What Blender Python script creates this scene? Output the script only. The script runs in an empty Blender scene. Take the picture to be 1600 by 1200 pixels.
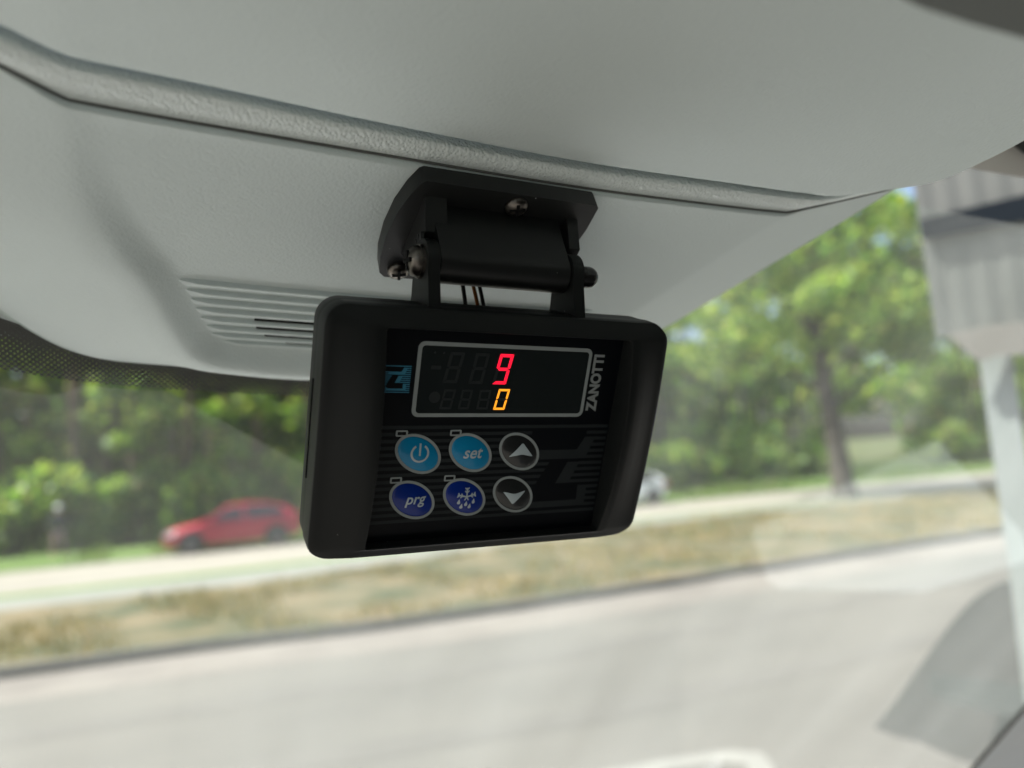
import bpy, bmesh, math, random
from mathutils import Vector, Matrix
import numpy as np
random.seed(7)
rng = np.random.default_rng(11)
PI = math.pi

# ------------------------------------------------------------------ camera
FPX = 1150.0                                  # focal length in pixels of a 1600 px wide frame
CAM = Vector((0, 0, 2.3))
TH, RO = math.atan(120 / FPX), math.radians(4.0)
_r0, _fw, _u0 = Vector((1, 0, 0)), Vector((0, math.cos(TH), math.sin(TH))), Vector((0, -math.sin(TH), math.cos(TH)))
RIGHT = math.cos(RO) * _r0 - math.sin(RO) * _u0
UP = math.cos(RO) * _u0 + math.sin(RO) * _r0
FWD = _fw
sc = bpy.context.scene
cd = bpy.data.cameras.new('camera')
cam = bpy.data.objects.new('camera', cd)
sc.collection.objects.link(cam)
sc.camera = cam
cd.sensor_width = 36.0
cd.lens = 36.0 * FPX / 1600.0
cd.clip_start, cd.clip_end = 0.005, 3000
cam.matrix_world = Matrix((
    (RIGHT.x, UP.x, -FWD.x, CAM.x), (RIGHT.y, UP.y, -FWD.y, CAM.y),
    (RIGHT.z, UP.z, -FWD.z, CAM.z), (0, 0, 0, 1)))
cd.dof.use_dof = True
cd.dof.focus_distance = 0.198
cd.dof.aperture_fstop = cd.lens / 3.8         # a 3.8 mm wide pupil, as in a phone camera
cd.dof.aperture_blades = 0

# ------------------------------------------------------------------ sky, sun, exposure
SUN_EL, SUN_AZ = math.radians(54), math.radians(-98)   # azimuth from +Y towards +X
w = bpy.data.worlds.new('World'); sc.world = w; w.use_nodes = True
nt = w.node_tree
sky = nt.nodes.new('ShaderNodeTexSky'); sky.sky_type = 'NISHITA'; sky.sun_disc = False
sky.sun_elevation = SUN_EL; sky.sun_rotation = SUN_AZ
sky.air_density = 1.0; sky.dust_density = 4.5; sky.ozone_density = 1.0
bg = nt.nodes['Background']; bg.inputs['Strength'].default_value = 0.12
nt.links.new(sky.outputs[0], bg.inputs['Color'])
sd = bpy.data.lights.new('sun', 'SUN'); sd.energy = 4.2; sd.angle = math.radians(0.55); sd.color = (1.0, 0.95, 0.87)
sun = bpy.data.objects.new('sun', sd); sc.collection.objects.link(sun)
_sdir = Vector((math.sin(SUN_AZ) * math.cos(SUN_EL), math.cos(SUN_AZ) * math.cos(SUN_EL), math.sin(SUN_EL)))
sun.rotation_euler = (-_sdir).to_track_quat('-Z', 'Y').to_euler()
sun.location = (0, 0, 30)
vs = sc.view_settings
vs.view_transform = 'Standard'; vs.look = 'None'; vs.gamma = 1.0; vs.use_curve_mapping = False
vs.exposure = 1.25
sc.cycles.max_bounces = 6
sc.cycles.diffuse_bounces = 3
sc.cycles.glossy_bounces = 3
sc.cycles.transparent_max_bounces = 10
sc.cycles.use_adaptive_sampling = True
sc.cycles.adaptive_threshold = 0.02
sc.cycles.caustics_reflective = False
sc.cycles.caustics_refractive = False
sc.cycles.sample_clamp_indirect = 8.0
sc.cycles.use_denoising = True

# ------------------------------------------------------------------ frames of reference
def V(a): return Vector(a)
def world_dir(c): return RIGHT * c[0] - UP * c[1] + FWD * c[2]      # from (right, down, forward)
def world_pt(c): return CAM + world_dir(c)
# axes of the dash-top controller and of the console it hangs from (right, down, forward)
H = np.array([0.89895765, 0.01828519, 0.43765375])
VV = np.array([-0.13606115, 0.96136286, 0.23930905])
NN = np.array([-0.41636824, -0.27467637, 0.8667124])
P0 = np.array([-20 / FPX, 60 / FPX, 1.0]) * 0.2
A0 = P0 + VV * (-0.0402) + NN * 0.010          # hinge axis
def tilt(deg):
    p = math.radians(deg)
    return math.cos(p) * VV + math.sin(p) * NN, math.sin(p) * VV - math.cos(p) * NN
def frame(origin, y_down, z_out):
    """matrix with X along the hinge, Y up the surface, Z out of it towards the cab"""
    X, Y, Z, O = world_dir(H), -world_dir(y_down), world_dir(z_out), world_pt(origin)
    return Matrix(((X.x, Y.x, Z.x, O.x), (X.y, Y.y, Z.y, O.y), (X.z, Y.z, Z.z, O.z), (0, 0, 0, 1)))
E43, T43 = tilt(43)
E58, T58 = tilt(58)
EGL, TGL = tilt(20)
M_DEV = frame(P0, VV, -NN)
M_BRK = frame(A0, E43, T43)
def ray(px, py): return np.array([(px - 800) / FPX, (py - 600) / FPX, 1.0])
def on_plane(px, py, O, e, t):
    d = ray(px, py); X = d * ((t @ O) / (t @ d)) - O
    return float(X @ H), -float(X @ e)         # local x, y in metres
def ground(px, py, z=0.0):
    d = world_dir(ray(px, py)); return CAM + d * ((z - CAM.z) / d.z)

# ------------------------------------------------------------------ helpers
col = sc.collection
def link(o, parent=None):
    col.objects.link(o)
    if parent is not None: o.parent = parent
    return o
def tag(o, label=None, cat=None, group=None, kind=None):
    if label: o['label'] = label
    if cat: o['category'] = cat
    if group: o['group'] = group
    if kind: o['kind'] = kind
    return o
def empty(name, mat=None, loc=None):
    o = bpy.data.objects.new(name, None); link(o); o.empty_display_size = 0.02
    if mat is not None: o.matrix_world = mat
    if loc is not None: o.location = loc
    return o
def mesh_obj(name, verts, faces, mat, parent=None, smooth=False, matrix=None, angle=None):
    me = bpy.data.meshes.new(name)
    me.from_pydata([tuple(v) for v in verts], [], [tuple(f) for f in faces]); me.update()
    o = bpy.data.objects.new(name, me); link(o, parent)
    if mat is not None: me.materials.append(mat)
    if matrix is not None: o.matrix_world = matrix
    if smooth:
        for p in me.polygons: p.use_smooth = True
        if angle is not None and hasattr(me, 'set_sharp_from_angle'):
            me.set_sharp_from_angle(angle=math.radians(angle))
    return o
def bm_obj(name, bm, mat, parent=None, smooth=False, matrix=None, angle=35):
    bmesh.ops.recalc_face_normals(bm, faces=bm.faces)
    me = bpy.data.meshes.new(name); bm.to_mesh(me); bm.free()
    o = bpy.data.objects.new(name, me); link(o, parent)
    if mat is not None: me.materials.append(mat)
    if matrix is not None: o.matrix_world = matrix
    if smooth:
        for p in me.polygons: p.use_smooth = True
        me.set_sharp_from_angle(angle=math.radians(angle))
    return o
def prism_bm(poly, z0, z1, bm=None):
    bm = bm or bmesh.new()
    a = [bm.verts.new((x, y, z0)) for x, y in poly]; b = [bm.verts.new((x, y, z1)) for x, y in poly]
    n = len(poly)
    bm.faces.new(list(reversed(a))); bm.faces.new(b)
    for i in range(n): bm.faces.new((a[i], a[(i + 1) % n], b[(i + 1) % n], b[i]))
    return bm
def profile_bm(poly, x0, x1, bm=None):
    """extrude a (y, z) outline along x"""
    bm = bm or bmesh.new()
    a = [bm.verts.new((x0, y, z)) for y, z in poly]; b = [bm.verts.new((x1, y, z)) for y, z in poly]
    n = len(poly)
    bm.faces.new(a); bm.faces.new(list(reversed(b)))
    for i in range(n): bm.faces.new((a[i], b[i], b[(i + 1) % n], a[(i + 1) % n]))
    return bm
def bevel(bm, w, seg=2, ang=30):
    ed = [e for e in bm.edges if len(e.link_faces) == 2 and e.calc_face_angle(0) > math.radians(ang)]
    bmesh.ops.bevel(bm, geom=ed, offset=w, segments=seg, affect='EDGES', profile=0.5, clamp_overlap=True)
    return bm
def box_bm(x0, x1, y0, y1, z0, z1, bm=None):
    return prism_bm([(x0, y0), (x1, y0), (x1, y1), (x0, y1)], z0, z1, bm)
def rrect(x0, x1, y0, y1, r, seg=6):
    pts = []
    for cx, cy, a0 in ((x1 - r, y1 - r, 0), (x0 + r, y1 - r, 90), (x0 + r, y0 + r, 180), (x1 - r, y0 + r, 270)):
        for k in range(seg + 1):
            a = math.radians(a0 + 90 * k / seg); pts.append((cx + r * math.cos(a), cy + r * math.sin(a)))
    return pts
def ring_mesh(outer, inner, z0, z1):
    """flat ring between two outlines of equal count, with a little thickness"""
    n = len(outer); v = [(x, y, z1) for x, y in outer] + [(x, y, z1) for x, y in inner] + [(x, y, z0) for x, y in outer] + [(x, y, z0) for x, y in inner]
    f = []
    for i in range(n):
        j = (i + 1) % n
        f += [(i, j, n + j, n + i), (2 * n + i, 2 * n + j, j, i), (n + i, n + j, 3 * n + j, 3 * n + i)]
    return v, f
def lathe(profile, seg=32, axis='z'):
    """profile: (r, z) list -> closed surface of revolution"""
    bm = bmesh.new(); rings = []
    for r, z in profile:
        if r < 1e-9: rings.append([bm.verts.new((0, 0, z))])
        else: rings.append([bm.verts.new((r * math.cos(2 * PI * k / seg), r * math.sin(2 * PI * k / seg), z)) for k in range(seg)])
    for a, b in zip(rings, rings[1:]):
        for k in range(seg):
            k2 = (k + 1) % seg
            if len(a) == 1 and len(b) == 1: continue
            if len(a) == 1: bm.faces.new((a[0], b[k], b[k2]))
            elif len(b) == 1: bm.faces.new((a[k], a[k2], b[0]))
            else: bm.faces.new((a[k], a[k2], b[k2], b[k]))
    if axis == 'x':
        bmesh.ops.transform(bm, matrix=Matrix(((0, 0, 1, 0), (0, 1, 0, 0), (-1, 0, 0, 0), (0, 0, 0, 1))), verts=bm.verts)
    return bm
def smoothstep(a, b, x):
    t = np.clip((x - a) / (b - a), 0, 1); return t * t * (3 - 2 * t)
def cr(points, n):
    """Catmull-Rom resampling of a polyline, even in arc length"""
    P = [np.array(p, float) for p in points]
    P = [2 * P[0] - P[1]] + P + [2 * P[-1] - P[-2]]
    out = []
    for i in range(1, len(P) - 2):
        for k in range(24):
            t = k / 24
            out.append(0.5 * ((2 * P[i]) + (-P[i - 1] + P[i + 1]) * t + (2 * P[i - 1] - 5 * P[i] + 4 * P[i + 1] - P[i + 2]) * t * t + (-P[i - 1] + 3 * P[i] - 3 * P[i + 1] + P[i + 2]) * t ** 3))
    out.append(P[-2]); out = np.array(out)
    s = np.concatenate([[0], np.cumsum(np.linalg.norm(np.diff(out, axis=0), axis=1))])
    q = np.linspace(0, s[-1], n)
    return np.stack([np.interp(q, s, out[:, k]) for k in range(out.shape[1])], 1)

# ------------------------------------------------------------------ materials
def mat(name, color, rough=0.5, metal=0.0, spec=0.5, bump=None, var=None, coat=0.0, coord='Object', emit=None, sheen=0.0):
    m = bpy.data.materials.new(name); m.use_nodes = True
    nt = m.node_tree; b = nt.nodes['Principled BSDF']
    b.inputs['Base Color'].default_value = (*color, 1); b.inputs['Roughness'].default_value = rough
    b.inputs['Metallic'].default_value = metal; b.inputs['Specular IOR Level'].default_value = spec
    if coat: b.inputs['Coat Weight'].default_value = coat; b.inputs['Coat Roughness'].default_value = 0.06
    if emit:
        b.inputs['Emission Color'].default_value = (*emit[0], 1); b.inputs['Emission Strength'].default_value = emit[1]
    tc = nt.nodes.new('ShaderNodeTexCoord')
    if bump:                       # list of (scale, strength, distance, kind)
        prev = None
        for scale, strength, dist, kind in bump:
            if kind == 'vor':
                t = nt.nodes.new('ShaderNodeTexVoronoi'); t.feature = 'SMOOTH_F1'; out = t.outputs['Distance']
            else:
                t = nt.nodes.new('ShaderNodeTexNoise'); t.inputs['Detail'].default_value = 4; out = t.outputs['Fac']
            t.inputs['Scale'].default_value = scale
            nt.links.new(tc.outputs[coord], t.inputs['Vector'])
            bp = nt.nodes.new('ShaderNodeBump'); bp.inputs['Strength'].default_value = strength; bp.inputs['Distance'].default_value = dist
            nt.links.new(out, bp.inputs['Height'])
            if prev: nt.links.new(prev.outputs[0], bp.inputs['Normal'])
            prev = bp
        nt.links.new(prev.outputs[0], b.inputs['Normal'])
    if var:                        # (other colour, scale, lo, hi)
        t = nt.nodes.new('ShaderNodeTexNoise'); t.inputs['Scale'].default_value = var[1]; t.inputs['Detail'].default_value = 6
        nt.links.new(tc.outputs[coord], t.inputs['Vector'])
        r = nt.nodes.new('ShaderNodeValToRGB')
        r.color_ramp.elements[0].position = var[2]; r.color_ramp.elements[1].position = var[3]
        r.color_ramp.elements[0].color = (*color, 1); r.color_ramp.elements[1].color = (*var[0], 1)
        nt.links.new(t.outputs['Fac'], r.inputs['Fac']); nt.links.new(r.outputs[0], b.inputs['Base Color'])
    return m
def add_specks(m, scale, size, color, coord='Object'):
    """sparse dust specks: small dots in a few voronoi cells"""
    nt = m.node_tree; b = nt.nodes['Principled BSDF']
    tc = nt.nodes.new('ShaderNodeTexCoord'); v = nt.nodes.new('ShaderNodeTexVoronoi'); v.inputs['Scale'].default_value = scale
    nt.links.new(tc.outputs[coord], v.inputs['Vector'])
    lt = nt.nodes.new('ShaderNodeMath'); lt.operation = 'LESS_THAN'; lt.inputs[1].default_value = size
    nt.links.new(v.outputs['Distance'], lt.inputs[0])
    mx = nt.nodes.new('ShaderNodeMix'); mx.data_type = 'RGBA'
    src = b.inputs['Base Color']
    if src.is_linked: nt.links.new(src.links[0].from_socket, mx.inputs[6])
    else: mx.inputs[6].default_value = src.default_value[:]
    mx.inputs[7].default_value = (*color, 1)
    nt.links.new(lt.outputs[0], mx.inputs[0]); nt.links.new(mx.outputs[2], b.inputs['Base Color'])
    return m

M = {}
HL = (0.575, 0.65, 0.655)
M['panel_low'] = mat('grained grey plastic', HL, 0.55, spec=0.35, bump=[(1100, 0.30, 0.0004, 'vor'), (2600, 0.2, 0.0003, 'noise')], var=((0.59, 0.67, 0.67), 14, 0.3, 0.7))
M['panel_up'] = mat('soft grey plastic', (0.595, 0.67, 0.675), 0.6, spec=0.3, bump=[(1100, 0.30, 0.0004, 'vor'), (300, 0.08, 0.0004, 'noise')], var=((0.575, 0.65, 0.65), 10, 0.3, 0.7))
M['strip'] = mat('leather grain grey plastic', (0.70, 0.775, 0.775), 0.42, spec=0.45, bump=[(1250, 0.9, 0.0005, 'vor'), (2800, 0.3, 0.0003, 'noise')])
M['black_gap'] = mat('black gap', (0.008, 0.008, 0.008), 0.8, spec=0.1)
M['seal_shade'] = mat('grey sealing and shade line', (0.12, 0.125, 0.12), 0.8, spec=0.2)  # colour of the drawn strip shadow and of the pillar edge
M['case'] = add_specks(mat('matte black moulded plastic', (0.0068, 0.0082, 0.0082), 0.48, spec=0.22, bump=[(3500, 0.10, 0.00015, 'noise')], var=((0.009, 0.0104, 0.0102), 60, 0.35, 0.7)), 130, 0.018, (0.35, 0.36, 0.35))
M['brk'] = add_specks(mat('satin black plastic', (0.007, 0.008, 0.008), 0.40, spec=0.38, bump=[(1800, 0.08, 0.0002, 'noise')]), 160, 0.03, (0.4, 0.42, 0.42))
M['face'] = mat('black printed film', (0.002, 0.003, 0.0045), 0.35, spec=0.15)
M['lens'] = mat('smoked display lens', (0.011, 0.0145, 0.015), 0.12, spec=0.28)
M['print_dim'] = mat('dark grey print', (0.018, 0.022, 0.0235), 0.4, spec=0.15)
M['print'] = mat('light grey print', (0.26, 0.29, 0.29), 0.4, spec=0.3)
M['print_z'] = mat('silver grey lettering', (0.24, 0.26, 0.26), 0.4, spec=0.3)
M['logo'] = mat('blue print', (0.025, 0.19, 0.30), 0.4)
M['cyan'] = mat('cyan resin dome', (0.002, 0.20, 0.40), 0.3, spec=.15, coat=.35)
M['navy'] = mat('navy resin dome', (0.0008, 0.02, 0.20), 0.3, spec=.15, coat=.35)
M['smoke'] = mat('charcoal resin dome', (0.012, 0.0135, 0.014), 0.3, spec=.2, coat=.6)
M['icon'] = mat('pale grey icon print', (0.40, 0.47, 0.50), 0.35, coat=0.4)
M['ghost'] = mat('unlit segment and reflection', (0.022, 0.026, 0.027), 0.3, spec=.2)
M['red_led'] = mat('lit red segment', (0.1, 0.0, 0.0), 0.4, emit=((1.0, 0.008, 0.035), 0.62))
M['amber_led'] = mat('lit amber segment', (0.1, 0.03, 0.0), 0.4, emit=((1.0, 0.33, 0.018), 0.62))
M['screw'] = mat('oxidised dark steel', (0.20, 0.185, 0.165), 0.33, metal=0.9, bump=[(900, 0.3, 0.0002, 'noise')], var=((0.05, 0.045, 0.04), 250, 0.35, 0.65))
M['nut'] = mat('black plated steel', (0.04, 0.04, 0.04), 0.2, metal=0.7)
M['wire_black'] = mat('black wire', (0.015, 0.015, 0.015), 0.4)
M['wire_orange'] = mat('orange wire', (0.25, 0.09, 0.015), 0.4)

# ------------------------------------------------------------------ the place outside
def ground_sheet(name, near, far, z, m, label=None, n=60):
    A, B = cr(near, n), cr(far, n)
    v, f = [], []
    K = 10
    for i in range(n):
        for k in range(K + 1):
            p = A[i] * (1 - k / K) + B[i] * (k / K); v.append((p[0], p[1], z))
    for i in range(n - 1):
        for k in range(K):
            a = i * (K + 1) + k; f.append((a, a + K + 1, a + K + 2, a + 1))
    return tag(mesh_obj(name, v, f, m), kind='structure')
M['asphalt'] = mat('sunbleached asphalt', (0.132, 0.130, 0.119), 0.75, spec=0.35, bump=[(60, 0.4, 0.01, 'noise')], var=((0.165, 0.160, 0.145), 0.28, 0.36, 0.64))
M['far_asphalt'] = mat('pale far road', (0.235, 0.222, 0.195), 0.8, spec=0.3, var=((0.28, 0.265, 0.23), 0.3, 0.3, 0.7))
M['footpath'] = mat('grey footpath', (0.21, 0.215, 0.2), 0.85, var=((0.17, 0.18, 0.16), 0.8, 0.3, 0.7))
M['kerb'] = mat('weathered kerb', (0.10, 0.098, 0.088), 0.85, var=((0.07, 0.07, 0.062), 1.5, 0.3, 0.7))
M['dry_soil'] = mat('dry verge soil', (0.15, 0.12, 0.065), 0.9, var=((0.045, 0.055, 0.02), 0.6, 0.40, 0.60))
M['turf'] = mat('green turf', (0.06, 0.12, 0.018), 0.9, var=((0.10, 0.16, 0.03), 0.3, 0.3, 0.7))
M['forest_floor'] = mat('forest floor', (0.05, 0.07, 0.02), 0.95, var=((0.09, 0.10, 0.03), 0.3, 0.3, 0.7))

def xy(L): return [(p[0], p[1]) for p in L]
KERB = [(-60, -10.5), (-30, 0.8), (-6.7, 9.6), (-2.1, 10.9), (1.9, 12.5), (10.9, 16.4), (40, 28), (90, 48)]
KERB2 = [(x - .07, y + .18) for x, y in KERB]
VTOP = [(-60, -4.0), (-30, 6.8), (-10.3, 14.7), (-4.7, 16.7), (3.8, 22.9), (17.7, 27.8), (45, 38), (90, 56)]
RLO = [(-60, -1.2), (-30, 9.6), (-12, 17.1), (-5.9, 19.9), (4.1, 25.4), (19.3, 30.0), (45, 40.2), (90, 58.4)]
PTOP = None
RUP = [(-60, 6.0), (-34, 15.2), (-15.7, 22.4), (-7.7, 25.9), (5.2, 32.0), (23.8, 38.5), (50, 49), (90, 66)]
PTOP = [(a[0] * .3 + b[0] * .7, a[1] * .3 + b[1] * .7) for a, b in zip(VTOP, RLO)]
tag(mesh_obj('ground', [(-900, -900, -.02), (900, -900, -.02), (900, 900, -.02), (-900, 900, -.02)], [(0, 1, 2, 3)], M['forest_floor']), kind='structure')
ground_sheet('road', [(-60, -60), (-30, -45), (-6, -30), (0, -25), (10, -20), (20, -15), (50, -10), (100, -5)], KERB, 0.0, M['asphalt'])
A, B = cr(KERB, 80), cr(KERB2, 80)
v, f = [], []
for i in range(80):
    v += [(A[i][0], A[i][1], -.01), (A[i][0] - .01, A[i][1] + .02, .115), (A[i][0] - .015, A[i][1] + .035, .13), (B[i][0], B[i][1], .13), (B[i][0], B[i][1], -.01)]
for i in range(79):
    for k in range(4): f.append((i * 5 + k, i * 5 + 5 + k, i * 5 + 6 + k, i * 5 + 1 + k))
tag(mesh_obj('kerb', v, f, M['kerb']), kind='structure')
GUT = [(x + .35, y - 1.25) for x, y in KERB]
M['gutter'] = mat('worn gutter lane', (0.155, 0.142, 0.128), 0.8, var=((0.21, 0.195, 0.175), 0.6, 0.35, 0.65))
ground_sheet('gutter', GUT, KERB, 0.004, M['gutter'])
M['track'] = mat('darker tyre track', (0.124, 0.121, 0.111), 0.8, var=((0.15, 0.146, 0.133), 0.5, 0.3, 0.7))
for d0, d1, nm in ((2.3, 2.75, 'tyre_track'), (4.2, 4.6, 'tyre_track')):
    ground_sheet(nm, [(x + d1 * .36, y - d1) for x, y in KERB], [(x + d0 * .36, y - d0) for x, y in KERB], 0.004, M['track'])
M['paint'] = mat('worn white road paint', (0.27, 0.27, 0.25), 0.8, var=((0.20, 0.20, 0.185), 2.0, 0.4, 0.7))
mk = [ground(*p, .006) for p in [(905, 1212), (1040, 1186), (1140, 1172), (1190, 1176), (1208, 1195), (1215, 1225), (1180, 1222), (1165, 1195), (1120, 1190), (1040, 1204), (920, 1232)]]
tag(mesh_obj('road_marking', mk, [tuple(range(len(mk)))], M['paint']), kind='structure')
ground_sheet('verge', KERB2, VTOP, 0.09, M['dry_soil'])
ground_sheet('footpath', VTOP, PTOP, 0.07, M['footpath'])
ground_sheet('turf_strip', PTOP, RLO, 0.06, M['turf'])
ground_sheet('far_road', RLO, RUP, 0.02, M['far_asphalt'])
ground_sheet('lawn', RUP, [(-80, 40), (-50, 48), (-20, 50), (0, 55), (15, 60), (40, 65), (70, 80), (110, 100)], 0.05, M['turf'])

# grass of the verge and lawn: blades nobody could count
def grass(name, near, far, n, h0, h1, wd, z, mats, label, smin=.0, smax=1.0):
    A, B = cr(near, 400), cr(far, 400)
    i = rng.integers(60, 340, n); k = rng.uniform(smin, smax, n)
    keep = (np.sin(A[i][:, 0] * 1.7 + k * 9) + np.sin(A[i][:, 0] * .63 - k * 5 + 2) + np.sin(A[i][:, 0] * 3.1 + k * 14)) > -.15
    i, k = i[keep], k[keep]; n = len(i)
    P = A[i] * (1 - k)[:, None] + B[i] * k[:, None] + rng.normal(0, .12, (n, 2))
    a = rng.uniform(0, PI, n); h = rng.uniform(h0, h1, n); lean = rng.normal(0, .35, (n, 2)) * h[:, None]
    d = np.stack([np.cos(a), np.sin(a)], 1) * wd
    V0 = np.column_stack([P - d, np.full(n, z)]); V1 = np.column_stack([P + d, np.full(n, z)]); V2 = np.column_stack([P + lean, z + h])
    v = np.stack([V0, V1, V2], 1).reshape(-1, 3)
    me = bpy.data.meshes.new(name); me.vertices.add(3 * n); me.vertices.foreach_set('co', v.ravel())
    me.loops.add(3 * n); me.loops.foreach_set('vertex_index', np.arange(3 * n)); me.polygons.add(n)
    me.polygons.foreach_set('loop_start', np.arange(n) * 3); me.polygons.foreach_set('loop_total', np.full(n, 3))
    for m in mats: me.materials.append(m)
    me.polygons.foreach_set('material_index', rng.integers(0, len(mats), n)); me.update(); me.validate()
    o = bpy.data.objects.new(name, me); link(o); tag(o, label, 'grass', kind='stuff'); return o

def leaf_mat(name, color, trans, frac=0.45):
    m = bpy.data.materials.new(name); m.use_nodes = True; nt = m.node_tree
    nt.nodes.remove(nt.nodes['Principled BSDF']); out = nt.nodes['Material Output']
    d = nt.nodes.new('ShaderNodeBsdfPrincipled'); d.inputs['Base Color'].default_value = (*color, 1); d.inputs['Roughness'].default_value = .45
    d.inputs['Specular IOR Level'].default_value = .4
    t = nt.nodes.new('ShaderNodeBsdfTranslucent'); t.inputs['Color'].default_value = (*trans, 1)
    mx = nt.nodes.new('ShaderNodeMixShader'); mx.inputs[0].default_value = frac
    nt.links.new(d.outputs[0], mx.inputs[1]); nt.links.new(t.outputs[0], mx.inputs[2]); nt.links.new(mx.outputs[0], out.inputs[0])
    return m
M['straw'] = leaf_mat('straw grass', (0.30, 0.235, 0.09), (0.32, 0.25, 0.08), .3)
M['drygreen'] = leaf_mat('dry green grass', (0.17, 0.18, 0.06), (0.20, 0.21, 0.06), .3)
M['grass'] = leaf_mat('fresh grass', (0.09, 0.17, 0.03), (0.20, 0.32, 0.04), .4)
grass('dry_grass', KERB2, VTOP, 60000, .05, .22, .02, .09, [M['straw'], M['straw'], M['drygreen']], 'dry straw coloured grass on the verge behind the kerb', .01, .97)
grass('green_grass', RUP, [(-80, 40), (-50, 48), (-20, 50), (0, 55), (15, 60), (40, 65), (70, 80), (110, 100)], 30000, .10, .4, .035, .05, [M['grass'], M['grass'], M['drygreen']], 'fresh green grass between the far road and the trees', .0, .35)

LEAVES = [leaf_mat('leaf deep', (0.065, 0.14, 0.03), (0.18, 0.38, 0.04)),
          leaf_mat('leaf mid', (0.12, 0.22, 0.036), (0.38, 0.60, 0.06)),
          leaf_mat('leaf light', (0.21, 0.29, 0.06), (0.60, 0.70, 0.12)),
          leaf_mat('leaf olive', (0.17, 0.15, 0.07), (0.36, 0.31, 0.11))]
M['bark'] = mat('grey brown bark', (0.04, 0.036, 0.03), 0.9, bump=[(6, 0.8, 0.05, 'noise')], var=((0.06, 0.052, 0.043), 2.0, 0.35, 0.65))
M['pine_bark'] = mat('red brown bark', (0.17, 0.105, 0.07), 0.9, bump=[(6, 0.8, 0.05, 'noise')], var=((0.11, 0.085, 0.065), 1.5, 0.35, 0.65))

def leaf_cloud(name, clumps, size, weights, parent=None):
    """clumps: list of (centre, radii, leaves) -> leaf-sized quads spread through each clump"""
    V4, MI = [], []
    for c, r, n, bias in clumps:
        q = rng.normal(0, 1, (n, 3)); q /= np.linalg.norm(q, axis=1)[:, None]
        q *= (rng.uniform(.15, 1, n) ** .45)[:, None] * np.array(r) * rng.uniform(.85, 1.15, (n, 1))
        P = np.array(c) + q
        a = rng.normal(0, 1, (n, 3)); a /= np.linalg.norm(a, axis=1)[:, None]
        b = np.cross(a, rng.normal(0, 1, (n, 3))); b /= np.linalg.norm(b, axis=1)[:, None] + 1e-9
        s = rng.uniform(.6, 1.3, (n, 1)) * size
        V4.append(np.stack([P - a * s, P - b * s * .55, P + a * s, P + b * s * .55], 1))
        ww = np.array(weights, float) * np.array(bias); ww /= ww.sum()
        MI.append(rng.choice(len(ww), n, p=ww))
    Vv = np.concatenate(V4).reshape(-1, 3); mi = np.concatenate(MI); n = len(mi)
    me = bpy.data.meshes.new(name); me.vertices.add(4 * n); me.vertices.foreach_set('co', Vv.ravel())
    me.loops.add(4 * n); me.loops.foreach_set('vertex_index', np.arange(4 * n)); me.polygons.add(n)
    me.polygons.foreach_set('loop_start', np.arange(n) * 4); me.polygons.foreach_set('loop_total', np.full(n, 4))
    for m in LEAVES: me.materials.append(m)
    me.polygons.foreach_set('material_index', mi.astype(np.int32)); me.update(); me.validate()
    return link(bpy.data.objects.new(name, me), parent)
def limb(bm, pts, radii, seg=8):
    prev = None
    P = [Vector(p) for p in pts]
    for i, p in enumerate(P):
        d = (P[min(i + 1, len(P) - 1)] - P[max(i - 1, 0)]).normalized()
        x = d.orthogonal().normalized(); y = d.cross(x)
        ring = [bm.verts.new(p + (x * math.cos(2 * PI * k / seg) + y * math.sin(2 * PI * k / seg)) * radii[i]) for k in range(seg)]
        if prev:
            best = min(range(seg), key=lambda s: sum((ring[(k + s) % seg].co - prev[k].co).length for k in range(seg)))
            ring = [ring[(k + best) % seg] for k in range(seg)]
            for k in range(seg): bm.faces.new((prev[k], prev[(k + 1) % seg], ring[(k + 1) % seg], ring[k]))
        prev = ring
    return bm

def crown_clumps(cx, cy, z0, z1, rad, n, leaves, tone):
    out = []
    for _ in range(n):
        a = random.uniform(0, 2 * PI); t = random.random(); rr = rad * math.sqrt(random.uniform(.05, 1)) * (1 - .55 * abs(2 * t - .85) ** 1.6)
        r = rad * random.uniform(.22, .42)
        bias = tone[:] if random.random() < .6 else [tone[1], tone[2], tone[0], tone[3]]
        out.append(((cx + rr * math.cos(a), cy + rr * math.sin(a), z0 + (z1 - z0) * t), (r, r, r * .75), leaves, bias))
    return out
# the wood that fills the left: reads as one mass of crowns and stems
wood, stems = [], bmesh.new()
for x in np.arange(-46, 2, 2.3):
    for row in range(3):
        px = x + random.uniform(-.9, .9); base = 27.5 + .36 * (x + 17) * .9 + 3.2
        py = base + row * 3.2 + random.uniform(-1, 1)
        hgt = random.uniform(9, 14)
        tone = random.choice([[1, 1, .5, .2], [.6, 1, 1, .1], [.9, .6, .25, 1.1], [1.3, .8, .2, .3]])
        wood += crown_clumps(px, py, 1.6, hgt, random.uniform(1.9, 2.7), 10, 150, tone)
        limb(stems, [(px, py, 0), (px + random.uniform(-.2, .2), py, 4), (px + random.uniform(-.4, .4), py, hgt * .8)], [.2, .16, .06], 7)
    for row in range(2):          # undergrowth along the edge
        px = x + random.uniform(-.9, .9); py = 27.5 + .33 * (x + 17) + 1.4 + row * 1.3
        wood += [((px + random.uniform(-.8, .8), py, random.uniform(.5, 2.6)), (1.2, .9, 1.0), 140, [random.uniform(.4, 1), random.uniform(.6, 1.3), random.uniform(.2, 1), .1]) for _ in range(4)]
back = []
for x in np.arange(-66, 12, 2.2):
    for k in range(6):
        back.append(((x + random.uniform(-1, 1), 27.5 + .36 * (x + 17) + 15 + random.uniform(0, 3), .8 + k * 2.2), (2.6, 1.5, 1.8), 120, [1.3, 1, .35, .4]))
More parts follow.
